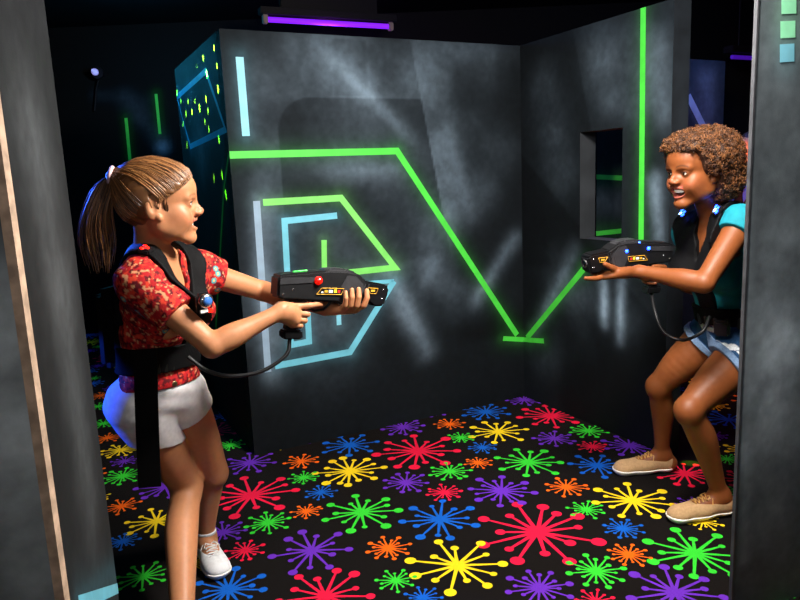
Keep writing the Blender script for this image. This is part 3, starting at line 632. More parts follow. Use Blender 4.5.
def make_gun(A, B, up, label, leds, group):
    x = unit(B - A); R = frame(x, up); t = A + x * .045
    root = empty('laser_gun', t, label, 'laser gun', group)
    W = lambda u, y, z: R @ np.array([u - .045, y, z]) + t
    def slab(name, poly, y0, y1, m, parent=root, bevel=.004):
        b = MB(); b.prism(poly, y0, y1, lambda a, c, d: W(a, d, c), 0, bevel); return b.build(name, m, parent)
    body = slab('body', [(0, .037), (.012, .042), (.13, .055), (.16, .058), (.215, .058), (.25, .053), (.285, .030), (.29, -.012), (.262, -.046), (.216, -.049), (.190, -.036), (.14, -.034), (.02, -.030), (0, -.024)], -.029, .029, black_pl, bevel=.006)
    slab('top_cover', [(.128, .041), (.142, .058), (.165, .064), (.214, .064), (.247, .056), (.258, .044), (.236, .036), (.146, .036)], -.0245, .0245, grey_pl, bevel=.006)
    muz = slab('muzzle', [(.272, .031), (.356, .021), (.368, .010), (.366, -.004), (.354, -.046), (.318, -.048), (.300, -.036), (.272, -.030)], -.026, .026, dark_pl, bevel=.006)
    b = MB(); b.lathe([(.0165, 0), (.0165, .006), (.0135, .007), (.013, .002)], W(.360, 0, -.014), R @ [1, 0, -.28], 20); b.lathe([(.0125, .001), (.001, .004)], W(.361, 0, -.014), R @ [1, 0, -.28], 20, 1)
    b.build('lens', [grey_pl, mat('dark_lens_glass', '#1a2030', .08, spec=.8)], muz)
    for sg in (-1, 1):
        slab('side_plate', [(.004, .012), (.105, .020), (.112, .036), (.016, .033), (.004, .028)], sg * .0285, sg * .0312, grey_pl, body, .001)
        slab('side_plate', [(.196, .012), (.214, .046), (.246, .044), (.272, .020), (.276, -.010), (.244, -.036), (.220, -.038), (.206, -.010)], sg * .0285, sg * .0315, grey_pl, body, .0015)
    grip = slab('grip', [(.052, -.026), (.096, -.026), (.100, -.045), (.078, -.122), (.036, -.122), (.040, -.100), (.052, -.060)], -.0155, .0155, black_pl, bevel=.0065)
    b = MB(); b.box((0, 0, 0), (.060, .040, .026), bevel=.005); v = [W(.060 + p[0] - p[2] * .15, p[1], -.132 + p[2]) for p in b.v]; b.v = [tuple(q) for q in v]; b.build('grip_base', dark_pl, root)
    b = MB(); b.tube([W(*p) for p in ((.100, 0, -.036), (.108, 0, -.056), (.130, 0, -.064), (.158, 0, -.060), (.176, 0, -.046), (.180, 0, -.034))], .0042, 8); b.build('trigger_guard', black_pl, root)
    b = MB(); b.tube([W(*p) for p in ((.122, 0, -.030), (.126, 0, -.044), (.121, 0, -.054))], [.005, .0045, .003], 8); b.build('trigger', grey_pl, root)
    for sg in (-1, 1):
        Y = sg * .0302
        d = MB(); d.prism([(.118, -.012), (.134, .006), (.206, .006), (.198, -.012)], Y - .0008 * sg, Y + .0012 * sg, lambda a, c, q: W(a, q, c), 0)
        Z = Y + .0016 * sg
        d.tube([W(a, Z, c) for a, c in ((.118, -.012), (.134, .006), (.206, .006), (.198, -.012), (.118, -.012))], .0011, 5, 1)
        for (u, z, w, h, m) in ((.148, -.003, .010, .007, 1), (.163, -.003, .012, .008, 2), (.178, -.002, .009, .009, 4), (.190, -.003, .008, .008, 3), (.136, -.006, .006, .004, 2)):
            d.box(W(u, Z, z), (w, .001, h), R, m)
        d.build('display_panel', [dark_pl, amber, whitep, redp, yell], body)
        d = MB(); Y = sg * .0262; Z = Y + .001 * sg
        d.tube([W(a, Z, c) for a, c in ((.288, .010), (.326, .008), (.320, -.008), (.300, -.008), (.288, .010))], .0011, 5, 0)
        d.box(W(.308, Z, .001), (.014, .001, .006), R, 0); d.build('display_panel', [amber], muz)
        for (u, z, yy) in ((.046, .0, .0295), (.346, .004, .0265), (.342, -.024, .0265), (.196, -.042, .0295), (.016, -.014, .0295)):
            s = MB(); s.lathe([(.0034, -.001), (.0034, .0006), (.0024, .0013)], W(u, sg * yy, z), R @ [0, sg, 0], 10); s.build('screw', steel, body)
        for j in range(3):
            s = MB(); s.tube([W(.252 + .012 * j, sg * .0318, -.022), W(.268 + .012 * j, sg * .0305, .022)], .0014, 6); s.build('rib', grey_pl, body)
    for (u, z, r, key, mt) in leds:
        for sg in (-1, 1):
            s = MB(); s.lathe([(r, -.002), (r, .002), (r * .9, r * .55), (r * .6, r * .9), (r * .2, r * 1.05)], W(u, sg * (.0292 if z < .045 else .022), z), R @ [0, sg, .25], 14); s.build(key, mt, root)
    if 'red' in leds[0][3]: s = MB(); s.tube([W(.055, 0, .0475), W(.098, 0, .0525)], .003, 8); s.build('light_strip', green_strip, root)
    return R, t, W
GA, GB = at(274, 288, 1.93), at(388.5, 290.5, 2.13)
girl_gun = make_gun(GA, GB, (0, 0, 1), 'black laser gun with one red lamp, held by the person in the red blouse', [(.122, .027, .0125, 'red_lamp', red_cap)], 'laser guns')
WA, WB_ = at(668, 253, 2.54), at(574.5, 260.5, 2.40)
wom_gun = make_gun(WA, WB_, (0, -.10, 1), 'black laser gun with three blue lights, held by the person in the teal top', [(.116, .030, .0065, 'blue_led', led_blue), (.155, .050, .0065, 'blue_led', led_blue), (.212, .026, .0065, 'blue_led', led_blue)], 'laser guns')
# ------------------------------------------------------------------ people
def tframe(fwd, up):
    z = unit(up); x = np.asarray(fwd, float); x = unit(x - z * (x @ z)); return np.stack([x, np.cross(z, x), z], 1)
def torso(fig, S, slim=1.0):
    """S: dict of joints and frames"""
    C, P = S['Rc'], S['Rp']
    fig.frame(P, S['pelvis']); ps = S.get('ps', slim); fig.ell((0, 0, 0), (.098 * ps, .140 * ps, .095), .04, 'torso')
    for y in (1, -1): gl = S.get('gl', 1.0); fig.ell((-.042 * gl, y * .062 * gl, -.035), (.064 * gl, .072 * gl, .078), .03, 'torso')
    fig.ell((.03, 0, .04), (.07, .11, .08), .03, 'torso')
    fig.frame(C, S['waist']).ell((0, 0, 0), (.084 * slim, .116 * slim, .11), .05, 'torso')
    fig.frame(C, S['chest']).ell((0, 0, 0), (.096 * slim, .132 * slim, .155), .05, 'torso')
    for y in (1, -1): fig.ell((.070, y * .062, -.012), (.046, .056, .052), .03, 'torso')
    fig.frame(); nb = S['neck']
    for k in ('shR', 'shL'):
        m = nb * .45 + S[k] * .55 + np.array([0, 0, .012]); fig.chain([nb - np.array([0, 0, .02]), m, S[k]], [.048, .042, .046], .035, 'torso')
        fig.cone(S['chest'] * .55 + S[k] * .45, S[k], .06, .046, .04, 'torso')
    hd = S['Rh'] @ (np.array([-.022, 0, -.045]) * S['hs']) + S['ht']
    fig.chain([nb - np.array([0, 0, .05]), nb, nb * .3 + hd * .7, hd], [.062, .050 , .0455 * S['hs'], .048 * S['hs']], .03, 'neck')
def garment(fig, groups, off, clip, res=.004, pad=.04, fold=None, rx=1):
    lo, hi = fig.bounds(groups); lo, sh = grid_for(lo, hi, res, pad); D = fig.field(lo, res, sh, groups) - off
    P = gridpts(lo, res, sh)
    if fold is not None: D = D + fold(P).astype(np.float32)
    D = np.maximum(D, clip(P)).astype(np.float32); V, F = nets(D, lo, res)
    return relax(V, F, rx), F
def plane(P, p, n): return (P - np.asarray(p)) @ unit(n)
def region(pts, r):
    """distance to a fat polyline"""
    pts = [np.asarray(p, float) for p in pts]
    def f(P):
        out = None
        for i in range(len(pts) - 1):
            a, b = pts[i], pts[i + 1]; d = b - a; t = np.clip(((P - a) @ d) / (d @ d), 0, 1); ra = r[i] if hasattr(r, '__len__') else r; rb = r[i + 1] if hasattr(r, '__len__') else r
            q = np.linalg.norm(P - a - t[..., None] * d, axis=-1) - (ra + (rb - ra) * t); out = q if out is None else np.minimum(out, q)
        return out
    return f
def body_mesh(fig, S, name, person, skinmat, colf, hands):
    boxes = [(S['ht'] + S['Rh'] @ np.array([.01, 0, .012]) * S['hs'], S['Rh'], np.array([.145, .105, .118]) * S['hs'])]
    for (R, t, c, h, g) in hands: boxes.append((R @ np.array(c) + t, R, np.array(h)))
    lo, hi = fig.bounds(); lo, sh = grid_for(lo, hi, .005, .02); D = fig.field(lo, .005, sh); V, F = nets(D, lo, .005)
    parts = [cut_boxes(V, F, boxes)]
    for k, (c, R, h) in enumerate(boxes):
        e = np.abs(R) @ (h + .012); l2, s2 = grid_for(c - e, c + e, .0022 if k == 0 else .002, .0); D = fig.field(l2, .0022 if k == 0 else .002, s2); V, F = nets(D, l2, .0022 if k == 0 else .002)
        parts.append(only_box(V, F, c, R, h + .0065))
    return mesh_obj(name, parts, skinmat, person, colf)
def make_vest(fig, S, person, m, groups=('torso', 'sl'), thick=.021, res=.004, w=.034, yt=.085, zb=0.0, lower=-.13, wR=0, ytL=None):
    """webbing vest: two shoulder straps meeting over the breastbone, a front panel and a back panel, in the chest's frame"""
    C, o = S['Rc'], S['chest']; W = lambda p: C @ np.array(p) + o
    def clip(P):
        Q = (P - o) @ C; x, y, z = Q[..., 0], Q[..., 1], Q[..., 2]
        yq = np.where(y > 0, ytL or yt, yt); c = np.where(x > 0, .010 + (yq - .010) * np.clip((z - zb + .02) / .15, 0, 1), yq); ww = w + .010 * smoothstep(.02, -.06, x) + wR * (y < 0)
        st = np.maximum(np.abs(np.abs(y) - c) - ww, zb - .02 - z)
        fr = np.maximum(np.maximum(np.abs(y) - .034, lower - z), np.maximum(z - zb - .01, -x)); d = np.minimum(st, fr)
        bk = np.maximum(np.maximum(np.abs(y) - .115, lower - .02 - z), np.maximum(z - .13, x + .02)); return np.minimum(d, bk)
    V, F = garment(fig, groups, thick, clip, res, .05); return mesh_obj('vest', [(V, F)], m, person), W
def surf(fig, groups, p, d, off=0.0):
    """march from outside point p along -d to the solid's skin; returns a point"""
    p = np.asarray(p, float); d = unit(d); a = None
    for s in np.linspace(.25, -.10, 180):
        q = (p + d * s)[None]; m = min((f(q)[0] if True else 1) for f, lo, hi, k, g, neg in fig.p if g in groups and not neg)
        if m < off: return q[0]
    return p
def hit(fig, groups, x, y, off=0.0):
    """first point of a solid met looking from the photograph's place, and the skin's outward direction there"""
    fs_ = [q for q in fig.p if q[4] in groups and not q[5]]; d = .9
    def S_(p):
        o = 1.0
        for q in fs_:
            v = float(q[0](p[None])[0]); hh = max(q[3] - abs(o - v), 0); o = min(o, v) - hh * hh / (4 * q[3] + 1e-9)
        return o - off
    while d < 4:
        p = at(x, y, d); v = S_(p)
        if v < .001: break
        d += max(.0015, v * .5)
    e = .006; n = unit([S_(p + e * k) - S_(p - e * k) for k in np.eye(3)]); return p, n
def tri_box(b, c, R, size, mi=0, bevel=.003): b.box(c, size, R, mi, bevel)
def shoe(fig_an, d, L, person, upper, sole, lacem, name='shoe', tall=.066, z0=0.0):
    """low canvas shoe under the ankle fig_an, toe along d"""
    d = unit([d[0], d[1], 0]); R = frame(d); o = np.array([fig_an[0], fig_an[1], z0]); h = -.052; T = L + h
    f = Fig().frame(R, o)
    f.chain([(h + .036, 0, .040), (h + .075, 0, .042), (.085, .0, .036), (T - .042, .004, .030)], [.036, .035, .036, .033], .02, 'u')
    f.chain([(-.012, 0, .066), (.055, 0, .052)], [.033, .027], .02, 'u'); f.ell((T - .045, .004, .030), (.045, .042, .024), .015, 'u'); f.ell((.085, 0, .034), (.06, .042, .03), .015, 'u')
    f.frame(); W = lambda x, y, z: R @ np.array([x, y, z]) + o
    lo, hi = f.bounds(); lo, sh = grid_for(lo, hi, .003, .02); D = f.field(lo, .003, sh); P = gridpts(lo, .003, sh); Q = (P - o) @ R
    up = np.maximum(D, .020 - Q[..., 2]); op = (Q[..., 2] - (tall + .010 - smoothstep(-.02, .06, Q[..., 0]) * .010)); up = np.maximum(up, op)
    # opening for the ankle
    e = np.sqrt(((Q[..., 0] + .004) / .036) ** 2 + (Q[..., 1] / .026) ** 2 + ((Q[..., 2] - tall - .012) / .022) ** 2) - 1; up = np.maximum(up, -e * .02)
    V, F = nets(up.astype(np.float32), lo, .003); s = mesh_obj(name, [(relax(V, F, 2), F)], upper, person)
    so = np.maximum(np.maximum(D - .0045, Q[..., 2] - .024 - .004 * smoothstep(.12, .2, Q[..., 0])), .0015 - Q[..., 2])
    V, F = nets(so.astype(np.float32), lo, .003); mesh_obj('sole', [(relax(V, F, 1), F)], sole, s)
    def top(x, y):
        for z in np.linspace(.11, .02, 60):
            p = W(x, y, z); i = tuple(np.round((p - lo) / .003).astype(int))
            if all(0 <= q < n for q, n in zip(i, sh)) and D[i] < .001: return W(x, y, z + .002)
        return W(x, y, .05)
    b = MB()
    for i in range(5):
        x = .052 + .014 * i; b.tube([top(x + .002 * (i % 2), y) for y in np.linspace(-.019, .019, 7)], .0023, 6)
        if i < 4: b.tube([top(x + .014 * (y + .019) / .038, y) for y in np.linspace(-.019, .019, 7)], .0021, 6)
    for s_ in (-1, 1):
        b.tube([top(.056, s_ * .004), top(.052, s_ * .014) + UZ * .008, top(.062, s_ * .024) + UZ * .004, top(.070, s_ * .016) + UZ * .002], .0021, 6)
        b.tube([top(.056, s_ * .003), top(.044, s_ * .022) + UZ * .003, top(.05, s_ * .033)], .0019, 6)
    b.build('laces', lacem, s)
    t = MB()
    t.tube([W(-.010 + .036 * math.cos(a), .028 * math.sin(a), tall + .004 + .004 * math.cos(a + 3.1)) for a in np.linspace(0, 6.2832, 25)], .0022, 6, caps=False); t.build('collar', upper, s)
    return s
vest_m = mat('black_vest_nylon', '#08080a', .7, spec=.15, noise=.4, nscale=90, bump=.25, bscale=500); web_m = mat('black_webbing', '#070708', .8, spec=.10, bump=.35, bscale=900); buckle_m = mat('black_buckle_plastic', '#161618', .3, spec=.5)
lash = mat('dark_lash', '#0c0806', .6)
def led_unit(parent, c, R, size, ledm, n=3, name='led_unit'):
    b = MB(); b.box(c, size, R, 0, .004); o = b.build(name, buckle_m, parent); r = size[1] * .15
    out = np.array([1, 0, 0]) if size[0] < size[2] else np.array([0, 0, 1.0])
    s = MB()
    for i in range(n):
        p = c + R @ (out * (size[0] / 2 if size[0] < size[2] else size[2] / 2) + np.array([0, (i - (n - 1) / 2) * size[1] * .30, 0]) + ((np.array([0, 0, 1]) if size[0] < size[2] else np.array([1, 0, 0])) * (.25 * (i % 2) - .12) * size[1]))
        s.lathe([(r, -.001), (r, .001), (r * .75, .0022), (r * .15, .003)], p, R @ out, 12, i % len(ledm))
    s.build('led', ledm, parent); return o
def band(fig, groups, off, lo_p, lo_n, hi_p, hi_n, res=.004, extra=None):
    return garment(fig, groups, off, lambda P: np.maximum(np.maximum(plane(P, hi_p, hi_n), -plane(P, lo_p, lo_n)), extra(P) if extra else -1.0), res)
# ============================================================ person in the red blouse
G = {}
hyaw = math.radians(14); hdir = np.array([math.cos(hyaw), math.sin(hyaw), -.02])
G['Rh'] = tframe(hdir, (.04, -.02, 1)); G['ht'] = at(159, 205, 1.93); G['hs'] = 1.02
G['neck'] = at(152, 257, 1.965); G['shR'] = at(141, 284, 1.83); G['shL'] = at(197, 271, 2.11)
G['chest'] = at(161, 309, 1.985); G['waist'] = at(158, 349, 1.99); G['pelvis'] = at(157, 394, 2.00)
G['Rc'] = tframe((.93, -.37, 0), G['neck'] - G['waist']); G['Rp'] = tframe((.72, -.69, 0), (0, 0, 1))
lp = G['Rp'][:, 1]
G['hiR'] = G['pelvis'] - lp * .074 + np.array([0, 0, -.012]); G['hiL'] = G['pelvis'] + lp * .074 + np.array([0, 0, -.012])
G['knR'] = at(186, 486, 2.10); G['knL'] = at(212, 472, 2.20)
G['anR'] = onfloor(183, 652, .085); G['anL'] = onfloor(206, 537, .085)
G['elR'] = at(212, 346, 1.80); Rg, tg, Wg = girl_gun
G['wrR'] = at(281, 311.5, 1.905); G['elL'] = at(263, 291, 2.23); G['wrL'] = Wg(.185, .045, -.062)
G['gl'] = .76; G['ps'] = .80; g = Fig(); torso(g, G, .92)
head(g, G['Rh'], G['ht'], G['hs'], mouth_open=.9, eo=.0019)
arm(g, G['shR'], G['elR'], G['wrR'], (.044, .036, .033, .0215), g='armR'); arm(g, G['shL'], G['elL'], G['wrL'], (.043, .035, .033, .0215), g='armL')
fR = unit(np.array([.75, -.45, 0]))
leg(g, G['hiR'], G['knR'], G['anR'], (.077, .051, .048, .031), bow=fR, g='legR'); leg(g, G['hiL'], G['knL'], G['anL'], (.075, .051, .048, .031), bow=fR, g='legL')
footR, footL = np.array([.8, -.35, 0]), np.array([.42, -.75, 0])
foot(g, G['anR'], footR, .20, g='foot'); foot(g, G['anL'], footL, .19, g='foot')
trigger_hand(g, Rg, tg, G['wrR'], 'handR'); support_hand(g, Rg, tg, G['wrL'], 'handL', x0=.193)
girl = empty('person', (float(G['pelvis'][0]), float(G['pelvis'][1]), 0), 'person in a red patterned blouse and white shorts, with a ponytail, aiming a laser gun', 'person', 'laser tag players')
skin_g = attr_mat('fair_skin', rough=.48, spec=.35, sss=.12, bump=.04, bscale=900, noise=.05, nscale=70)
SKG = lin('#b27853')
def colg(V):
    C = head_paint(V, G['Rh'], G['ht'], G['hs'], SKG, lin('#b5594f'), lin('#5c3d26'), lin('#c4654f'))
    far = np.linalg.norm(V - G['ht'], axis=1) > .17; C[far] = np.array(SKG) * (.93 + .14 * fbm(V[far], 18, 3, 2))[:, None]
    return C
hb = [(Rg, tg, (.035, 0, -.072), (.085, .055, .062), 'handR'), (Rg, tg, (.192, 0, -.040), (.085, .075, .062), 'handL')]
body_mesh(g, G, 'body', girl, skin_g, colg, hb)
face_parts(girl, G['Rh'], G['ht'], G['hs'], '#4a6a78', lash, open_=1.2)
# blouse
def shirt_pattern(V):
    base = np.tile(np.array(lin('#a3161b')), (len(V), 1)); n = fbm(V, 80, 3, 5); n2 = fbm(V, 120, 2, 9)
    def put(m, c): base[:] = base * (1 - m[:, None]) + np.array(lin(c)) * m[:, None]
    put(smoothstep(.52, .57, n2), '#560d14'); put(smoothstep(.60, .63, n), '#cc3a26'); put(smoothstep(.685, .70, fbm(V, 110, 2, 31)), '#c98a62')
    r = np.random.default_rng(4); c = V[r.integers(0, len(V), 34)]
    for p in c:
        d = np.linalg.norm(V - p, axis=1); a = .0105 * (1 + .25 * np.sin(d * 900)); put(1 - smoothstep(.010, .0125, d), '#7a1420'); put(1 - smoothstep(.0085, .010, d), '#3f9aa0'); put(1 - smoothstep(.0035, .0045, d), '#e0b060')
    return base
blouse_m = attr_mat('red_paisley_cotton', rough=.75, spec=.2, bump=.15, bscale=500, noise=.12, nscale=120)
uaR, uaL = unit(G['elR'] - G['shR']), unit(G['elL'] - G['shL'])
def blouse_clip(P):
    Q = (P - G['neck']) @ G['Rc']
    hole = np.minimum(.066 - np.sqrt((Q[..., 0] - .015) ** 2 + Q[..., 1] ** 2), Q[..., 2] + .034)
    vee = .040 - np.sqrt(((Q[..., 0] - .085) / 1.0) ** 2 + (Q[..., 1] / .9) ** 2 + ((Q[..., 2] + .035) / 1.6) ** 2)
    d = np.maximum(hole, vee)
    d = np.maximum(d, plane(P, at(160, 381, 1.99), (0, 0, -1)))
    dR = plane(P, G['shR'] + uaR * .125, uaR); nR = np.linalg.norm(P - G['shR'] - uaR * .10, axis=-1); d = np.where(nR < .12, np.maximum(d, dR), d)
    dL = plane(P, G['shL'] + uaL * .075, uaL); nL = np.linalg.norm(P - G['shL'] - uaL * .06, axis=-1); d = np.where(nL < .10, np.maximum(d, dL), d)
    return d
gs = Fig(); gs.p = [q for q in g.p if q[4] in ('torso', 'neck')]
gs.chain([G['shR'] + np.array([0, 0, .004]), G['shR'] + uaR * .16], [.047, .050], .03, 'sl'); gs.chain([G['shL'], G['shL'] + uaL * .085], [.046, .048], .03, 'sl')
fold = lambda P: .0035 * np.sin(P[..., 2] * 70 + 3 * np.sin(P[..., 0] * 25) + P[..., 1] * 30) * .6
V, F = garment(gs, ('torso', 'sl'), .010, blouse_clip, .0035, fold=fold); mesh_obj('blouse', [(V, F)], blouse_m, girl, shirt_pattern)
# shorts
short_m = mat('white_denim', '#d9d6d8', .8, spec=.2, noise=.10, nscale=60, bump=.2, bscale=600)
def shorts_mesh(fig, S, person, m, off, waist, lenR, lenL, tiltR, tiltL, name='shorts', flare=.010, fold=None, res=.0035, col=None, cuff=None):
    """one shell over pelvis and thighs, each leg cut square to its own thigh; cuff: turned-up hems as parts"""
    tR, tL = unit(S['knR'] - S['hiR']), unit(S['knL'] - S['hiL']); q = Fig(); q.p = [e for e in fig.p if e[4] in ('torso', 'legR', 'legL')]
    lo = S['pelvis'] - np.array([.34, .34, .34]); sh = tuple(int(.68 / res) for _ in range(3)); P = gridpts(lo, res, sh); halves = []
    for grp, hip, t, L, tilt in (('legR', S['hiR'], tR, lenR, tiltR), ('legL', S['hiL'], tL, lenL, tiltL)):
        n = unit(t + tilt); pl = plane(P, hip + t * L, n); f = q.field(lo, res, sh, ('torso', grp)) - off - flare * smoothstep(-.12, .0, pl) * smoothstep(-.02, .06, (P - hip) @ t)
        halves.append((f, pl))
    D = np.minimum(*[np.maximum(f, pl) for f, pl in halves])
    if fold is not None: D = D + fold(P)
    W_ = waist(P); D = np.maximum(D, W_).astype(np.float32); V, F = nets(D, lo, res); o = mesh_obj(name, [(relax(V, F, 1), F)], m, person, col)
    if cuff is not None:
        for (f, pl), s_ in zip(halves, (-1, 1)):
            c = np.maximum(np.maximum(f - .0045, np.abs(pl + .010) - .0125), W_); c = np.maximum(c, -s_ * ((P - S['pelvis']) @ S['Rp'][:, 1]) - .012).astype(np.float32)
            V, F = nets(c, lo, res); mesh_obj('cuff', [(relax(V, F, 1), F)], cuff, o)
    return o, tR, tL
foldS = lambda P: .0016 * np.sin(P[..., 2] * 95 + 40 * P[..., 0]) * smoothstep(.55, .75, P[..., 2])
sh_o, tR, tL = shorts_mesh(g, G, girl, short_m, .006, lambda P: plane(P, at(155, 371, 2.0), (0, 0, 1)), .150, .082, np.array([-.32, -.42, -.1]), np.array([.25, .1, -.1]), flare=.004, fold=foldS)
pf_, pl_ = G['Rp'][:, 0], lp
fly = G['pelvis'] + pf_ * .108 + UZ * .052
b = MB(); b.lathe([(.009, 0), (.009, .003), (.005, .004)], fly + pf_ * .004, pf_, 14); b.build('button', mat('brass_button', '#8a7a5a', .35, metal=1), sh_o)
# vest, belt, strap
vest, Wc = make_vest(gs, G, girl, vest_m)
lp_, ln_ = hit(gs, ('torso', 'sl'), 145, 251, .021); led_unit(vest, lp_ + ln_ * .003, frame(np.cross((0, 1, .1), ln_), ln_), (.034, .040, .014), [led_red], 3)
b = MB(); pk = Wc((-.140, 0, -.06)); b.box(pk, (.055, .19, .24), G['Rc'], 0, .02); b.build('back_pack', vest_m, vest)
sc, sn = hit(gs, ('torso', 'sl'), 201, 303, .021); sc = sc + G['Rc'][:, 0] * .008
b = MB(); Ru = G['Rc'] @ frame((1, -.35, .1)); b.box(sc, (.022, .046, .058), Ru, 0, .009); u_ = b.build('sensor_unit', buckle_m, vest)
b = MB(); b.lathe([(.020, .008), (.020, .016), (.016, .020), (.006, .022)], sc + UZ * .008, Ru[:, 0], 20, 0); b.lathe([(.013, .02), (.012, .0235), (.004, .025)], sc + UZ * .008, Ru[:, 0], 20, 1); b.box(sc + Ru @ np.array([.011, -.008, -.018]), (.004, .022, .008), Ru, 2); b.box(sc + Ru @ np.array([.011, .012, -.020]), (.005, .01, .01), Ru, 3)
b.build('sensor_lens', [steel, mat('blue_lens', '#3a6fc0', .12, spec=.8), whitep, led_red], vest)
V, F = band(g, ('torso',), .021, at(158, 366, 1.99), (0, .05, 1), at(158, 341, 1.99), (0, .05, 1)); belt = mesh_obj('belt', [(V, F)], web_m, girl)
for k in range(7):
    a = -.085 + .032 * k; dd = unit(G['Rc'][:, 0] * math.cos(a * 9) + -G['Rc'][:, 1] * math.sin(a * 9 + .5)); p = at(158, 354, 1.99) ; p = surf(g, ('torso',), p, dd, .022) 
    b = MB(); b.box(p + dd * .002, (.010, .016, .040), frame(dd), 0, .003); b.build('buckle', buckle_m, belt)
ps = at(146, 356, 1.80)
b = MB(); top = at(145.5, 350, 1.845); bot = at(150, 487, 1.86); wv = unit([1, .15, 0]) * .031; nv = np.array([.15, -1, 0]) * .003
N = 9; P0 = [top + (bot - top) * i / N + np.array([0, -.006 * math.sin(i / N * 3.1), 0]) for i in range(N + 1)]
for i in range(N): b.hexa([P0[i + 1] - wv - nv, P0[i + 1] + wv - nv, P0[i + 1] + wv + nv, P0[i + 1] - wv + nv, P0[i] - wv - nv, P0[i] + wv - nv, P0[i] + wv + nv, P0[i] - wv + nv])
b.build('hanging_strap', web_m, girl)
# shoes
canvas_w = mat('white_canvas', '#d8d8da', .8, noise=.1, nscale=80); rub = mat('white_rubber', '#e6e2da', .5, noise=.06, nscale=40); lace_w = mat('white_lace', '#dcdcdc', .8)
shoe(G['anR'], footR, .245, girl, canvas_w, rub, lace_w); shoe(G['anL'], footL, .220, girl, canvas_w, rub, lace_w)
gk = Fig(); gk.p = [q for q in g.p if q[4] in ('legL', 'foot')]
V, F = garment(gk, ('legL',), .004, lambda P: np.maximum(P[..., 2] - .115, .05 - P[..., 2]), .0035); mesh_obj('sock', [(V, F)], mat('white_sock', '#cfd0d6', .9, bump=.2, bscale=500), girl)
# hair: combed back into a ponytail
hm = [mat('hair_brown', '#6b4526', .42, spec=.5), mat('hair_light_brown', '#99683c', .40, spec=.5), mat('hair_dark_brown', '#3c2515', .45, spec=.5)]
Rh, ht, hs = G['Rh'], G['ht'], G['hs']; WH_ = lambda p: Rh @ (np.asarray(p) * hs) + ht
cc, cr_ = np.array([-.012, 0, .036]), np.array([.094, .073, .084]); knot = np.array([-.108, 0, .078])
hf = Fig().frame(Rh, ht); hf.ell(cc * hs, (cr_ + .009) * hs, .01, 'h'); hf.ell(np.array([-.03, 0, .012]) * hs, np.array([.078, .070, .075]) * hs, .02, 'h'); hf.ell(np.array([.040, 0, .050]) * hs, np.array([.058, .064, .054]) * hs, .03, 'h'); hf.cone(np.array([-.085, 0, .070]) * hs, knot * hs, .026 * hs, .018 * hs, .03, 'h'); hf.frame()
def hairline(P):
    Q = ((P - ht) @ Rh) / hs; x, y, z = Q[..., 0], np.abs(Q[..., 1]), Q[..., 2]
    a = .72 * (x - .029) - .69 * (z - .018); e = np.where(z < .03, x + .018 - .25 * (.03 - z), -1)           # forehead slope, then behind the ear
    return np.maximum(np.maximum(a, e), np.maximum(-.062 - z, 0) * 3 + np.where(z < -.062, .001, -1))
V, F = garment(hf, ('h',), .0, hairline, .003, .03, fold=lambda P: .0012 * np.sin(((P - ht) @ Rh)[..., 1] * 420 + ((P - ht) @ Rh)[..., 2] * 160))
hair = mesh_obj('hair', [(V, F)], hm[0], girl)
hb_ = MB(); rr_ = random.Random(3)
def on_skull(p, off):
    d = np.asarray(p) - cc; k = np.sqrt((d / (cr_ + off)) @ (d / (cr_ + off))); return cc + d / k
starts = []
for i in range(620):
    u = rr_.random(); s_ = rr_.choice((1, -1)); 
    if u < .55: a = rr_.random(); p = np.array([.084 - .074 * a ** 1.4, s_ * (.002 + .072 * a ** .8), .074 - .062 * a ** 1.3])
    elif u < .85: a = rr_.random(); p = np.array([-.020 - .055 * a, s_ * (.070 - .02 * a), .0 - .055 * a])
    else: p = np.array([-.085 + .02 * rr_.random(), s_ * .05 * rr_.random(), -.06 + .05 * rr_.random()])
    starts.append(p)
allp = []
for p in starts:
    n = 9; w = rr_.uniform(-.006, .006); pts = []
    for i in range(n):
        t = i / (n - 1); q = p * (1 - t) + knot * t + np.array([0, w * math.sin(t * 3.1), .012 * math.sin(t * 3.14)]); pts.append(q if t < .99 else knot + np.array([0, .5 * w, .5 * w]))
    allp.append(pts)
AP = np.array(allp) * hs                                # push every point out onto the combed surface
c0 = np.array([-.02, 0, .02]) * hs; DIR = AP - c0; LEN = np.linalg.norm(DIR, axis=-1); DIR = DIR / LEN[..., None]
def hfield(P):
    o = np.full(P.shape[:-1], 1.0)
    for q in hf.p:
        v = q[0](P); hh = np.maximum(q[3] - np.abs(o - v), 0); o = np.minimum(o, v) - hh * hh / (4 * q[3])
    return o
lo_r, hi_r = np.full(LEN.shape, .01), np.full(LEN.shape, .22)
for _ in range(15):
    m = (lo_r + hi_r) / 2; ins = hfield((c0 + DIR * m[..., None]) @ Rh.T + ht) < 0; lo_r = np.where(ins, m, lo_r); hi_r = np.where(ins, hi_r, m)
lift = RNG.uniform(.0, .0022, (len(AP), 1)); lift = np.repeat(lift, 9, 1); lift[:, 0] = -.002
tt = np.linspace(0, 1, 9)[None]; rad_ = np.where(tt > .8, np.minimum(lo_r + lift, LEN + .004), lo_r + lift)
XP = (c0 + DIR * rad_[..., None]) @ Rh.T + ht
for pts in XP: hb_.tube(list(pts), [.0005] + [.00122] * 7 + [.0010], 5, rr_.choice((0, 0, 1, 1, 2)))
tail_end = np.array([-.125, .004, -.14])
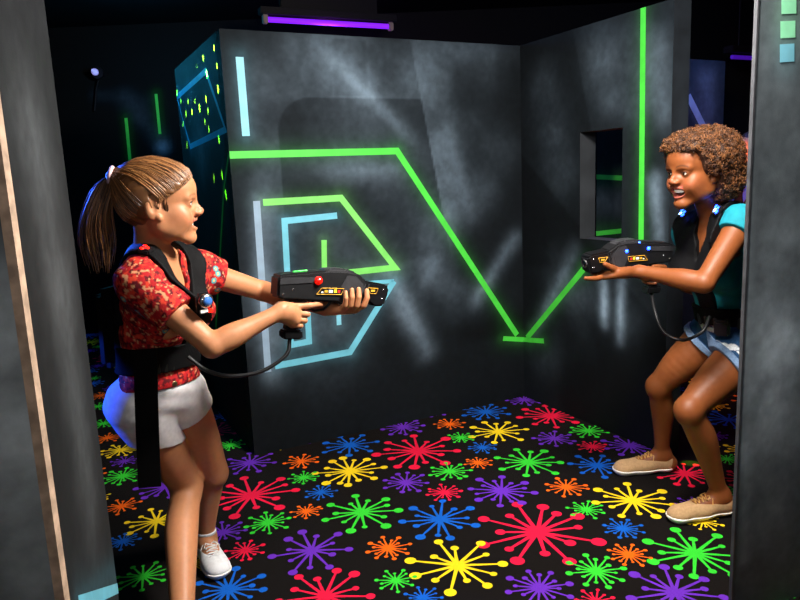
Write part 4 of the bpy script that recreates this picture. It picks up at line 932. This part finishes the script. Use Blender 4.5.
for i in range(260):
    a, r = rr_.random() * 6.28, .03 * math.sqrt(rr_.random()); o1 = np.array([math.cos(a) * r, math.sin(a) * r * .9, 0]); ln = rr_.uniform(.7, 1.08); pts = []
    for k in range(10):
        t = k / 9 * ln; c = knot + np.array([-.055 * math.sin(min(t * 2.0, 1.57)) - .0 * t, 0, .015 * math.sin(t * 3.0) - .235 * t ** 1.25 if t > 0 else 0])
        sp = .25 + 1.25 * math.sin(min(t * 2.2, 2.4)) * 1.0; pts.append(WH_(c + o1 * sp + np.array([.004 * math.sin(9 * t + a), .004 * math.cos(8 * t + a), 0])))
    hb_.tube(pts, [.0012] * 8 + [.0009, .0004], 5, rr_.choice((0, 0, 1, 2, 2)))
for i in range(26):                                      # loose wisps at the temple and the nape
    s_ = rr_.choice((1, -1)); p = np.array([rr_.uniform(-.005, .028), s_ * .071, rr_.uniform(.0, .03)]); pts = [WH_(on_skull(p + np.array([.006 * math.sin(t * 2.5 + i), 0, -t * .06]), .006) + np.array([0, s_ * .004 * math.sin(3 * t + i), -.012 * t])) for t in np.linspace(0, 1, 7)]
    hb_.tube(pts, [.0012] * 5 + [.0009, .0004], 5, rr_.choice((0, 1, 2)))
hb_.build('hair_strands', hm, hair)
b = MB(); kx = unit(Rh @ np.array([-.9, 0, .25])); kn = WH_(knot + np.array([-.008, 0, .002])); N_ = unit(np.cross(kx, [0, 1, .1])); B_ = np.cross(kx, N_)
b.tube([kn + .0215 * (math.cos(a) * N_ + math.sin(a) * B_) for a in np.linspace(0, 6.2832, 25)], .0055, 8, caps=False); b.build('hair_tie', mat('pale_pink_elastic', '#d8b4b8', .8), girl)
# cable from her gun to the vest
cab = mat('black_cable_rubber', '#141416', .45, spec=.4)
def spline(P, n=60):
    P = [np.asarray(p, float) for p in P]; P = [2 * P[0] - P[1]] + P + [2 * P[-1] - P[-2]]; out = []
    for i in range(1, len(P) - 2):
        for k in range(n // (len(P) - 3)):
            t = k / (n // (len(P) - 3)); a, b_, c, d = P[i - 1:i + 3]; out.append(.5 * (2 * b_ + (c - a) * t + (2 * a - 5 * b_ + 4 * c - d) * t * t + (3 * b_ - a - 3 * c + d) * t ** 3))
    return out + [P[-2]]
b = MB(); e0 = Wg(.058, 0, -.146)
b.tube(spline([e0, at(286, 355, 1.93), at(262, 371, 1.90), at(232, 376, 1.88), at(208, 371, 1.88), at(188, 357, 1.885)]), .0058, 10)
tag(b.build('cable', cab), 'black cable looping from the grip of the red-lamp laser gun to a vest', 'cable', 'laser gun cables')
# ============================================================ person in the teal top
w_ = {}; Q_ = w_
fw_ = unit(np.array([-.93, -.37, -.06]))
Q_['Rh'] = tframe(fw_, (-.10, -.05, 1)); Q_['ht'] = at(697, 171, 2.37); Q_['hs'] = 1.04
Q_['neck'] = at(716, 221, 2.44); Q_['shL'] = at(741, 224, 2.30); Q_['shR'] = at(690, 233, 2.59)
Q_['chest'] = at(716, 262, 2.46); Q_['waist'] = at(727, 305, 2.49); Q_['pelvis'] = at(733, 340, 2.55)
Q_['Rc'] = tframe((-.86, -.50, 0), Q_['neck'] - Q_['waist']); Q_['Rp'] = tframe((-.90, -.44, 0), (-.15, -.1, 1))
lq = Q_['Rp'][:, 1]
Q_['hiL'] = Q_['pelvis'] + lq * .085 + np.array([-.02, -.01, -.015]); Q_['hiR'] = Q_['pelvis'] - lq * .085 + np.array([-.02, 0, -.015])
Q_['knL'] = at(689, 410, 2.33); Q_['knR'] = at(659, 386, 2.70)
Q_['anL'] = onfloor(720, 494, .085); Q_['anR'] = onfloor(662, 453, .085)
Rw, tw, Ww = wom_gun
Q_['elL'] = at(704, 283, 2.20); Q_['wrL'] = at(639, 271.5, 2.355); Q_['elR'] = at(700, 288, 2.66); Q_['wrR'] = Ww(.012, -.008, -.082)
f = Fig(); torso(f, Q_, .93)
head(f, Q_['Rh'], Q_['ht'], Q_['hs'], mouth_open=2.0)
arm(f, Q_['shL'], Q_['elL'], Q_['wrL'], (.045, .037, .034, .0225), g='armL'); arm(f, Q_['shR'], Q_['elR'], Q_['wrR'], (.044, .036, .034, .0225), g='armR')
fk = unit(np.array([-.85, -.45, .1]))
leg(f, Q_['hiL'], Q_['knL'], Q_['anL'], (.088, .050, .047, .031), bow=fk, g='legL'); leg(f, Q_['hiR'], Q_['knR'], Q_['anR'], (.086, .050, .046, .031), bow=fk, g='legR')
tl = onfloor(674, 519); hl = onfloor(735, 511); dL_ = tl - hl; tr = onfloor(620, 469); hr = onfloor(677, 466); dR_ = tr - hr
foot(f, Q_['anL'], dL_, g='foot'); foot(f, Q_['anR'], dR_, g='foot')
trigger_hand(f, Rw, tw, Q_['wrR'], 'handR')
# near hand holds the fore-end from below: palm under it, thumb along the near side
F = f.frame(Rw, tw); wl = Rw.T @ (Q_['wrL'] - tw)
F.cone(wl, wl * .5 + np.array([.218, .004, -.062]) * .5, .0225, .020, .016, 'handL', sc=((0, 0, 1), 1.25))
F.ell((.205, .010, -.060), (.044, .030, .015), .014, 'handL')
for i, (x, y, L) in enumerate(((.250, .018, 1.0), (.238, -.004, 1.05), (.218, -.016, 1.0), (.198, -.020, .85))):
    F.cone(wl * .6 + np.array([.20, .01, -.06]) * .4, (x, y, -.064), .013, .0105, .012, 'handL'); r = (.0096, .0098, .0093, .0084)[i]
    if i == 0: F.chain([(x, y, -.064), (x + .036, y + .010, -.064), (x + .062, y + .012, -.062), (x + .080, y + .010, -.060)], [r, r * .96, r * .88, r * .74], .003, 'handL')
    else: F.chain([(x, y, -.064), (x + .012, y - .036, -.060), (x + .016, -.046, -.040), (x + .014, -.043, -.018 * L)], [r, r * .96, r * .88, r * .74], .003, 'handL')
F.chain([wl * .75 + np.array([.20, .03, -.05]) * .25, (.196, .038, -.044), (.236, .044, -.026), (.264, .0425, -.012)], [.017, .0145, .0110, .0085], .010, 'handL')
f.frame()
woman = empty('person', (float(Q_['pelvis'][0]), float(Q_['pelvis'][1]), 0), 'laughing person in a teal top and denim shorts, short curly hair, aiming a laser gun', 'person', 'laser tag players')
skin_w = attr_mat('deep_brown_skin', rough=.50, spec=.30, sss=.08, bump=.04, bscale=900, noise=.05, nscale=70)
SKW = lin('#75401f')
def colw(V):
    C = head_paint(V, Q_['Rh'], Q_['ht'], Q_['hs'], SKW, lin('#9a4a44'), lin('#1e120c'), lin('#98523a'), lipz=-.0575, liph=.0195)
    far = np.linalg.norm(V - Q_['ht'], axis=1) > .17; C[far] = np.array(SKW) * (.92 + .16 * fbm(V[far], 18, 3, 2))[:, None]
    return C
hbw = [(Rw, tw, (.035, 0, -.072), (.085, .055, .062), 'handR'), (Rw, tw, (.235, .0, -.045), (.105, .075, .050), 'handL')]
body_mesh(f, Q_, 'body', woman, skin_w, colw, hbw)
face_parts(woman, Q_['Rh'], Q_['ht'], Q_['hs'], '#2a1608', lash, open_=3)
# teal top with cap sleeves and a scooped neck
uL, uR = unit(Q_['elL'] - Q_['shL']), unit(Q_['elR'] - Q_['shR'])
fs = Fig(); fs.p = [q for q in f.p if q[4] == 'torso']
fs.chain([Q_['shL'], Q_['shL'] + uL * .07], [.048, .049], .03, 'sl'); fs.chain([Q_['shR'], Q_['shR'] + uR * .05], [.048, .049], .03, 'sl')
def top_clip(P):
    Q = (P - Q_['neck']) @ Q_['Rc']
    hole = np.minimum(.070 - np.sqrt((Q[..., 0] - .02) ** 2 + Q[..., 1] ** 2), Q[..., 2] + .04)
    vee = .044 - np.sqrt(((Q[..., 0] - .085) / 1.0) ** 2 + (Q[..., 1] / .95) ** 2 + ((Q[..., 2] + .05) / 1.7) ** 2)
    d = np.maximum(np.maximum(hole, vee), plane(P, at(727, 316, 2.5), (.1, .05, -1)))
    for s_, u_, n_ in ((Q_['shL'], uL, .050), (Q_['shR'], uR, .030)):
        nn = np.linalg.norm(P - s_ - u_ * .05, axis=-1); d = np.where(nn < .10, np.maximum(d, plane(P, s_ + u_ * n_, u_)), d)
    return d
V, F_ = garment(fs, ('torso', 'sl'), .007, top_clip, .0035, fold=lambda P: .0022 * np.sin(P[..., 2] * 85 + 60 * P[..., 0] + 2 * np.sin(40 * P[..., 1])) * smoothstep(1.0, .8, P[..., 2]))
mesh_obj('top', [(V, F_)], mat('teal_cotton', '#147684', .8, spec=.2, noise=.12, nscale=40, bump=.15, bscale=600), woman)
# denim shorts with turned-up hems and frayed white patches
denim_m = attr_mat('blue_denim', rough=.85, spec=.15, bump=.3, bscale=700, noise=.18, nscale=160)
def denim(V):
    C = np.tile(np.array(lin('#24466c')), (len(V), 1)) * (.6 + .8 * fbm(V, 30, 4, 2))[:, None]
    for (x, y, d, r1, r2) in ((727, 331, 2.42, .010, .017), (722, 345, 2.42, .018, .008), (724, 352, 2.42, .008, .018), (699, 322, 2.5, .012, .016), (737, 366, 2.4, .006, .008)):
        p = at(x, y, d); a = np.abs((V - p) @ np.array([.9, .43, 0])) / r1; b = np.abs(V[:, 2] - p[2]) / r2; near = np.abs((V - p) @ np.array([.43, -.9, 0])) < .16
        m = (1 - smoothstep(.8, 1.1, np.maximum(a, b) + .5 * (fbm(V, 120, 2, 7) - .5))) * near; C[:] = C * (1 - m[:, None]) + np.array(lin('#d9dde0')) * m[:, None]
    return C
cuff_m = mat('pale_denim_cuff', '#7089aa', .85, spec=.15, noise=.2, nscale=150, bump=.3, bscale=700)
sw, tRw, tLw = shorts_mesh(f, Q_, woman, denim_m, .008, lambda P: plane(P, at(727, 309, 2.5), (-.1, -.05, 1)),   .022, .112, np.array([.1, .05, .05]), np.array([.0, .38, .0]), flare=.006, fold=lambda P: .0015 * np.sin(P[..., 2] * 120 + 50 * P[..., 0]), col=denim, cuff=cuff_m)
# vest, lights, belt
vw, Wv = make_vest(fs, Q_, woman, vest_m, thick=.019, w=.034, yt=.090, lower=-.15, wR=.040, ytL=.070)
for (x, y) in ((684, 215), (719, 211)):
    lp_, ln_ = hit(fs, ('torso', 'sl'), x, y, .019); led_unit(vw, lp_ + ln_ * .004, frame(np.cross((0, 1, .3), ln_), ln_), (.036, .046, .014), [led_blue, led_blue, led_white, led_blue], 4)
b = MB(); b.box(Wv((-.135, 0, .02)), (.05, .18, .24), Q_['Rc'], 0, .02); b.build('back_pack', vest_m, vw)
V, F_ = band(f, ('torso',), .020, at(727, 321, 2.5), (-.06, 0, 1), at(727, 303, 2.5), (-.06, 0, 1)); bw = mesh_obj('belt', [(V, F_)], web_m, woman)
# hanging side panel of the vest and the buckles on the belt
for k in range(6):
    a = -.5 + .36 * k; dd = unit(Q_['Rc'][:, 0] * math.cos(a) + Q_['Rc'][:, 1] * math.sin(a)); p = surf(f, ('torso',), at(727, 311, 2.5), dd, .021)
    b = MB(); b.box(p + dd * .002, (.012, .014, .042), frame(dd), 0, .003); b.build('buckle', buckle_m, bw)
dd = unit(Q_['Rc'][:, 0] * .9 + Q_['Rc'][:, 1] * .43); p = surf(f, ('torso',), at(727, 315, 2.5), dd, .022)
b = MB(); b.box(p + dd * .010, (.026, .052, .060), frame(dd), 0, .008); b.build('buckle', buckle_m, bw)
# shoes
tan = mat('tan_canvas', '#b08d66', .85, spec=.15, noise=.12, nscale=120, bump=.3, bscale=800); tan_l = mat('tan_lace', '#b98a4a', .8)
shoe(Q_['anL'], dL_, .262, woman, tan, rub, tan_l); shoe(Q_['anR'], dR_, .262, woman, tan, rub, tan_l)
# curly hair: a soft ball of small coils
hw = [mat('curl_brown', '#4c2c15', .5, spec=.45), mat('curl_light_brown', '#70441d', .48, spec=.45), mat('curl_dark_brown', '#331c0e', .55, spec=.4)]
Rh2, ht2, hs2 = Q_['Rh'], Q_['ht'], Q_['hs']
ac, ar = np.array([-.035, 0, .045]), np.array([.118, .124, .095])
q = Fig().frame(Rh2, ht2); q.ell(ac * hs2, ar * hs2 * .90, .02, 'h'); q.ell(np.array([-.066, 0, -.018]) * hs2, np.array([.082, .105, .090]) * hs2, .04, 'h'); q.ell(np.array([.035, 0, .080]) * hs2, np.array([.058, .080, .044]) * hs2, .03, 'h'); q.frame()
def face_cut(x, ay, z):
    a = np.minimum(x - .034 - .35 * np.maximum(z, 0), .070 - z)          # the open face
    b2 = np.minimum(x + .012, -.012 - z)                                 # cheek and jaw below the ear
    return np.maximum(a, b2)
def afro_clip(P):
    Q = ((P - ht2) @ Rh2) / hs2; return np.maximum(face_cut(Q[..., 0], np.abs(Q[..., 1]), Q[..., 2]), -.105 - Q[..., 2])
V, F_ = garment(q, ('h',), 0.0, afro_clip, .0035, .03, fold=lambda P: .003 * np.sin(P[..., 0] * 190) * np.sin(P[..., 1] * 200) * np.sin(P[..., 2] * 185)); hairw = mesh_obj('hair', [(V, F_)], hw[2], woman)
cb_ = MB(); rc = random.Random(8); made = 0
while made < 4300:
    d = unit([rc.gauss(0, 1), rc.gauss(0, 1), rc.gauss(0, 1)]); c0 = (ac if rc.random() < .54 else (np.array([-.066, 0, -.018]) if rc.random() < .62 else np.array([.035, 0, .080])))
    rad = ar * .94 if c0 is ac else (np.array([.086, .110, .095]) if c0[0] < 0 else np.array([.060, .085, .048]))
    p = c0 + d * rad * rc.uniform(.97, 1.06)
    if face_cut(np.array(p[0]), np.array(abs(p[1])), np.array(p[2])) > -.004 or p[2] < -.105: continue
    made += 1; n_ = unit(d / rad); u_ = unit(np.cross(n_, [rc.gauss(0, 1), rc.gauss(0, 1), rc.gauss(0, 1)])); v_ = np.cross(n_, u_)
    r = rc.uniform(.0028, .0052); ph = rc.random() * 6.28; tn = rc.uniform(1.2, 2.0); k = 11; pts = []
    ax = unit(n_ * rc.uniform(.2, 1) + u_ * rc.uniform(-1, 1)); e1 = unit(np.cross(ax, v_ + .01)); e2 = np.cross(ax, e1)
    for i in range(k):
        t = i / (k - 1); a = ph + tn * 6.28 * t; pts.append(Rh2 @ ((p - n_ * .004 + ax * .014 * t + r * (math.cos(a) * e1 + math.sin(a) * e2)) * hs2) + ht2)
    cb_.tube(pts, [.0011] * (k - 1) + [.0006], 4, rc.choice((0, 0, 1, 1, 2)), caps=False)
cb_.build('hair_curls', hw, hairw)
# cable
b = MB(); e0 = Ww(.058, 0, -.146)
b.tube(spline([e0, at(655, 312, 2.45), at(664, 332, 2.40), at(682, 340, 2.36), at(702, 332, 2.38), at(710, 316, 2.385)]), .0058, 10)
tag(b.build('cable', cab), 'black cable looping from the grip of the blue-lit laser gun to a belt', 'cable', 'laser gun cables')
# ------------------------------------------------------------------ fixtures and the players beyond
def bar_frame(a, b): x = unit(b - a); return frame(x)
ta, tb_ = onfloor(268, 19.5, 2.46), onfloor(388, 26.5, 2.46)
tl_ = empty('uv_tube_light', (ta + tb_) / 2, 'long violet blacklight tube on the ceiling above the painted back wall', 'light')
R_ = bar_frame(ta, tb_); Lt = np.linalg.norm(tb_ - ta); mid = (ta + tb_) / 2
b = MB(); b.box(mid + UZ * .055, (Lt + .12, .09, .05), R_, 0, .006); b.build('housing', mat('black_fixture_metal', '#0e0b0d', .6, spec=.2), tl_)
b = MB(); b.box(mid + UZ * ((2.70 - mid[2] + .08) / 2), (Lt * .8, .05, 2.70 - mid[2] - .08), R_, 0, .004); b.build('mount', MATS['black_fixture_metal'], tl_)
b = MB(); b.tube([ta, tb_], .019, 16); b.build('tube', mat('violet_tube', '#7a30ff', .3, emit='#7818dc', estr=1.25), tl_)
for p, s_ in ((ta, -1), (tb_, 1)):
    b = MB(); b.box(p + R_[:, 0] * s_ * .022, (.035, .045, .06), R_, 0, .005); b.build('end_cap', mat('end_cap_plastic', '#8a7a72', .5), tl_)
tc2, td2 = at(732, 57, 5.6), at(790, 60, 5.9); td2[2] = tc2[2]
t2 = empty('uv_tube_light', (tc2 + td2) / 2, 'violet blacklight tube far back in the dark passage, half hidden by the right-hand board', 'light'); R2 = bar_frame(tc2, td2); m2 = (tc2 + td2) / 2
b = MB(); b.box(m2 + UZ * .055, (np.linalg.norm(td2 - tc2) + .1, .09, .05), R2, 0, .006); b.build('housing', MATS['black_fixture_metal'], t2)
b = MB(); b.tube([tc2, td2], .016, 16); b.build('tube', mat('dim_violet_tube', '#5a28c0', .3, emit='#5a18d0', estr=.35), t2)
for q_ in (tc2, td2):
    b = MB(); b.tube([q_ * .8 + m2 * .2 + UZ * .07, np.array([*(q_ * .8 + m2 * .2)[:2], 2.703])], .006, 8); b.build('hanger', MATS['black_fixture_metal'], t2)
# small white-violet lamp on the dark far wall
lc = at(95, 72, 6.12); sl = empty('wall_lamp', lc, 'small pale violet lamp glowing high on the dark far wall', 'light')
b = MB(); b.lathe([(.001, -.03), (.020, -.024), (.029, 0), (.024, .020), (.012, .045)], lc, (0, -1, .2), 18); b.build('bulb', mat('violet_bulb', '#d8d0ff', .3, emit='#8c84d0', estr=.8), sl)
b = MB(); b.lathe([(.05, .0), (.05, .02), (.03, .05), (.015, .12)], lc + np.array([0, .045, 0]), (0, 1, -.05), 18); b.build('socket', MATS['black_fixture_metal'], sl)
b = MB(); b.tube([lc + np.array([0, .1, 0]), lc + np.array([-.06, .13, -.12]), lc + np.array([-.10, .14, -.3])], .008, 8); b.build('cord', MATS['black_fixture_metal'], sl)
# laser projector on the ceiling that throws the green dots
lp0 = np.array([-1.55, 3.25, 2.52]); pj = empty('laser_projector', lp0, 'small black laser projector hung from the ceiling near the return wall', 'projector')
b = MB(); b.box(lp0 + np.array([0, 0, .04]), (.12, .16, .10), None, 0, .01); b.build('housing', MATS['black_fixture_metal'], pj)
b = MB(); b.tube([lp0 + UZ * .08, np.array([lp0[0], lp0[1], 2.705])], .012, 10); b.build('bracket', MATS['black_fixture_metal'], pj)
b = MB(); b.lathe([(.02, 0), (.02, .012), (.012, .014)], lp0 + np.array([.06, 0, .03]), (1, .3, -.3), 14); b.build('lens', mat('dark_glass', '#101820', .05), pj)
# a third player beyond the opening
T = {}; tx, ty = 2.13, 4.15
T['ht'] = np.array([tx - .02, ty, 1.35]); T['Rh'] = tframe((-.96, -.28, -.05), (0, 0, 1)); T['hs'] = 1.02
for k, p in dict(neck=(.02, 0, 1.20), shL=(.10, -.16, 1.15), shR=(.0, .17, 1.15), chest=(.03, 0, 1.03), waist=(.03, 0, .89), pelvis=(.03, 0, .77), hiL=(.04, -.08, .76), hiR=(.02, .08, .76), knL=(-.02, -.10, .42), knR=(-.02, .10, .42), anL=(.03, -.12, .085), anR=(.03, .12, .085), elL=(.10, -.21, .91), elR=(.0, .22, .91), wrL=(-.09, -.14, .86), wrR=(-.11, .14, .86)).items(): T[k] = np.array([tx + p[0], ty + p[1], p[2]])
T['Rc'] = T['Rp'] = tframe((-.96, -.28, 0), (0, 0, 1))
h = Fig(); torso(h, T, 1.0); head(h, T['Rh'], T['ht'], T['hs'], mouth_open=0, smile=0)
arm(h, T['shL'], T['elL'], T['wrL']); arm(h, T['shR'], T['elR'], T['wrR']); leg(h, T['hiL'], T['knL'], T['anL']); leg(h, T['hiR'], T['knR'], T['anR']); foot(h, T['anL'], (-1, -.3, 0)); foot(h, T['anR'], (-1, -.2, 0))
for w0, e0 in ((T['wrL'], T['elL']), (T['wrR'], T['elR'])):
    dv = unit(w0 - e0); lt = unit(np.cross(dv, UZ)); h.chain([w0, w0 + dv * .07], [.022, .030], .015, 'hand', sc=(UZ, 1.4))
    for i in range(4): h.chain([w0 + dv * .075 + lt * (.020 - .014 * i), w0 + dv * .115 + lt * (.022 - .015 * i) - UZ * .012, w0 + dv * (.135 - .004 * i) + lt * (.02 - .014 * i) - UZ * .035], [.0098, .009, .007], .004, 'hand')
    h.chain([w0 + dv * .03 + lt * .02, w0 + dv * .065 + lt * .045, w0 + dv * .09 + lt * .045 - UZ * .015], [.013, .011, .008], .008, 'hand')
third = empty('person', (tx, ty, 0), 'person in a blue shirt far back in the passage, mostly hidden behind the curly hair', 'person', 'laser tag players')
lo, hi = h.bounds(); lo, sh = grid_for(lo, hi, .006, .02); V, F_ = nets(h.field(lo, .006, sh), lo, .006); mesh_obj('body', [(V, F_)], mat('tanned_skin', '#b07a58', .5, sss=.05), third)
V, F_ = garment(h, ('torso', 'arm'), .010, lambda P: np.maximum(np.maximum(.80 - P[..., 2], P[..., 2] - 1.205), -np.minimum(np.linalg.norm(P - T['wrL'], axis=-1), np.linalg.norm(P - T['wrR'], axis=-1)) + .20), .006); mesh_obj('shirt', [(V, F_)], mat('blue_cotton', '#2a4fd0', .8, noise=.15, nscale=30), third)
V, F_ = garment(h, ('torso', 'leg'), .010, lambda P: np.maximum(P[..., 2] - .86, .10 - P[..., 2]), .006); mesh_obj('trousers', [(V, F_)], mat('dark_denim', '#182236', .8, noise=.2, nscale=60), third)
q = Fig().frame(T['Rh'], T['ht']); q.ell((-.018, 0, .045), (.104, .086, .092), .01, 'h'); q.ell((-.06, 0, -.01), (.06, .078, .07), .03, 'h'); q.frame()
def tc_(P): Q = (P - T['ht']) @ T['Rh']; return np.maximum(.72 * (Q[..., 0] - .03) - .69 * (Q[..., 2] - .02), np.where(Q[..., 2] < .02, Q[..., 0] + .01, -1))
V, F_ = garment(q, ('h',), .0, tc_, .004, .03, fold=lambda P: .003 * np.sin(P[..., 1] * 260) * np.sin(P[..., 2] * 200)); mesh_obj('hair', [(V, F_)], mat('dark_brown_hair', '#2c1a10', .5), third)
foot_m = mat('dark_shoe', '#202024', .6)
for a_, d_ in ((T['anL'], (-1, -.3, 0)), (T['anR'], (-1, -.2, 0))): shoe(a_, np.array(d_), .27, third, foot_m, rub, lace_w)
vt, Wt = make_vest(h, T, third, vest_m, groups=('torso',), thick=.022, res=.006, yt=.085, lower=-.15)
for s_ in (1, -1):
    c = Wt((.06, s_ * .085, .16)); led_unit(vt, c, T['Rc'], (.05, .05, .016), [led_red], 4)
# ------------------------------------------------------------------ lights
def area(name, loc, to, size, power, col=(1, 1, 1), spread=None):
    l = bpy.data.lights.new(name, 'AREA'); l.energy = power; l.color = col; l.shape = 'DISK'; l.size = size
    if spread: l.spread = spread
    o = bpy.data.objects.new(name, l); COL.objects.link(o); o.location = loc
    o.rotation_euler = (Vector(to) - Vector(loc)).to_track_quat('-Z', 'Y').to_euler(); return o
def point(name, loc, power, col, r=.05):
    l = bpy.data.lights.new(name, 'POINT'); l.energy = power; l.color = col; l.shadow_soft_size = r
    o = bpy.data.objects.new(name, l); COL.objects.link(o); o.location = loc; return o
def spot(name, loc, to, power, col, ang, blend=.3, r=.02):
    l = bpy.data.lights.new(name, 'SPOT'); l.energy = power; l.color = col; l.shadow_soft_size = r; l.spot_size = ang; l.spot_blend = blend
    o = bpy.data.objects.new(name, l); COL.objects.link(o); o.location = loc
    o.rotation_euler = (Vector(to) - Vector(loc)).to_track_quat('-Z', 'Y').to_euler(); return o
area('strobe_key', (.64, 1.70, 2.10), (-.15, 2.5, .75), .42, 100, (1, .95, .88))
spot('strobe_cross', (-.42, .7, 2.25), (1.02, 2.75, .95), 150, (1, .95, .90), math.radians(58), .5, .15)
area('added_fill', (.15, -.5, 1.8), (.1, 3, .9), .6, 8, (1, .97, .95))  # unseen fill lamp, added behind the camera
spot('blue_uv_left', (-1.42, 1.86, .95), (-.86, 2.0, .73), 60, (.02, .09, 1), .55)
spot('blue_uv_hair', (-1.75, 2.75, 1.62), (-.99, 2.02, 1.33), 260, (.03, .12, 1), .26)
spot('blue_uv_side', (-1.9, 4.3, 2.2), (-.6, 3.9, 1.3), 28, (.03, .5, .85), 1.3)
point('blue_uv_back', (-1.9, 5.3, 2.2), 22, (.04, .5, .9))
point('blue_uv_passage', (1.75, 4.3, 2.3), 16, (.08, .2, 1))
spot('blue_uv_panel', (2.0, 3.7, 2.45), (2.0, 4.95, 1.5), 50, (.08, .3, 1), 1.2)
w = bpy.data.worlds.new('world'); scn.world = w; w.use_nodes = True
w.node_tree.nodes['Background'].inputs[0].default_value = (.02, .025, .04, 1); w.node_tree.nodes['Background'].inputs[1].default_value = .15
# green laser dots: narrow beams from the projector, drawn on the return wall and the blouse
L0 = lp0 + np.array([.075, .004, .02])
for (x, y, w_d) in ((214, 48, 1.0), (203, 58, 1.2), (207, 74, 1.3), (218, 89, 1.4), (206, 99, 1.2), (199.5, 108, 1.4), (186, 114, 1.1), (192, 112, 1.0), (217, 66, .8), (177, 93, 1.2), (219, 140, .8), (187, 145, .7), (208, 111, .8), (224, 60, .6), (222, 175, .8), (214, 178, .8), (226, 195, .6), (181, 101, .6), (188, 101, .6), (195, 101, .5), (209, 129, .5), (197, 67, .5), (205, 122, .4), (183, 124, .4)):
    p = onplane(x, y, C2, n3); d = np.linalg.norm(p - L0); spot('laser_beam', L0, p, 9000 * w_d, (.35, 1, .02), max(.01746, 0.024 * w_d ** .5 / d), .6, .001)
for p in (at(187, 384 / 1, 2.0), at(125.5, 246, 1.93)): spot('laser_beam', L0, p, 120, (.1, 1, .05), .01746, .5, .001)
point('red_glow', (tx - .26, ty - .14, 1.26), 9, (1, .12, .03), .03)
point('violet_tube_glow', tuple(mid - UZ * .12), 10, (.45, .1, 1), .15)
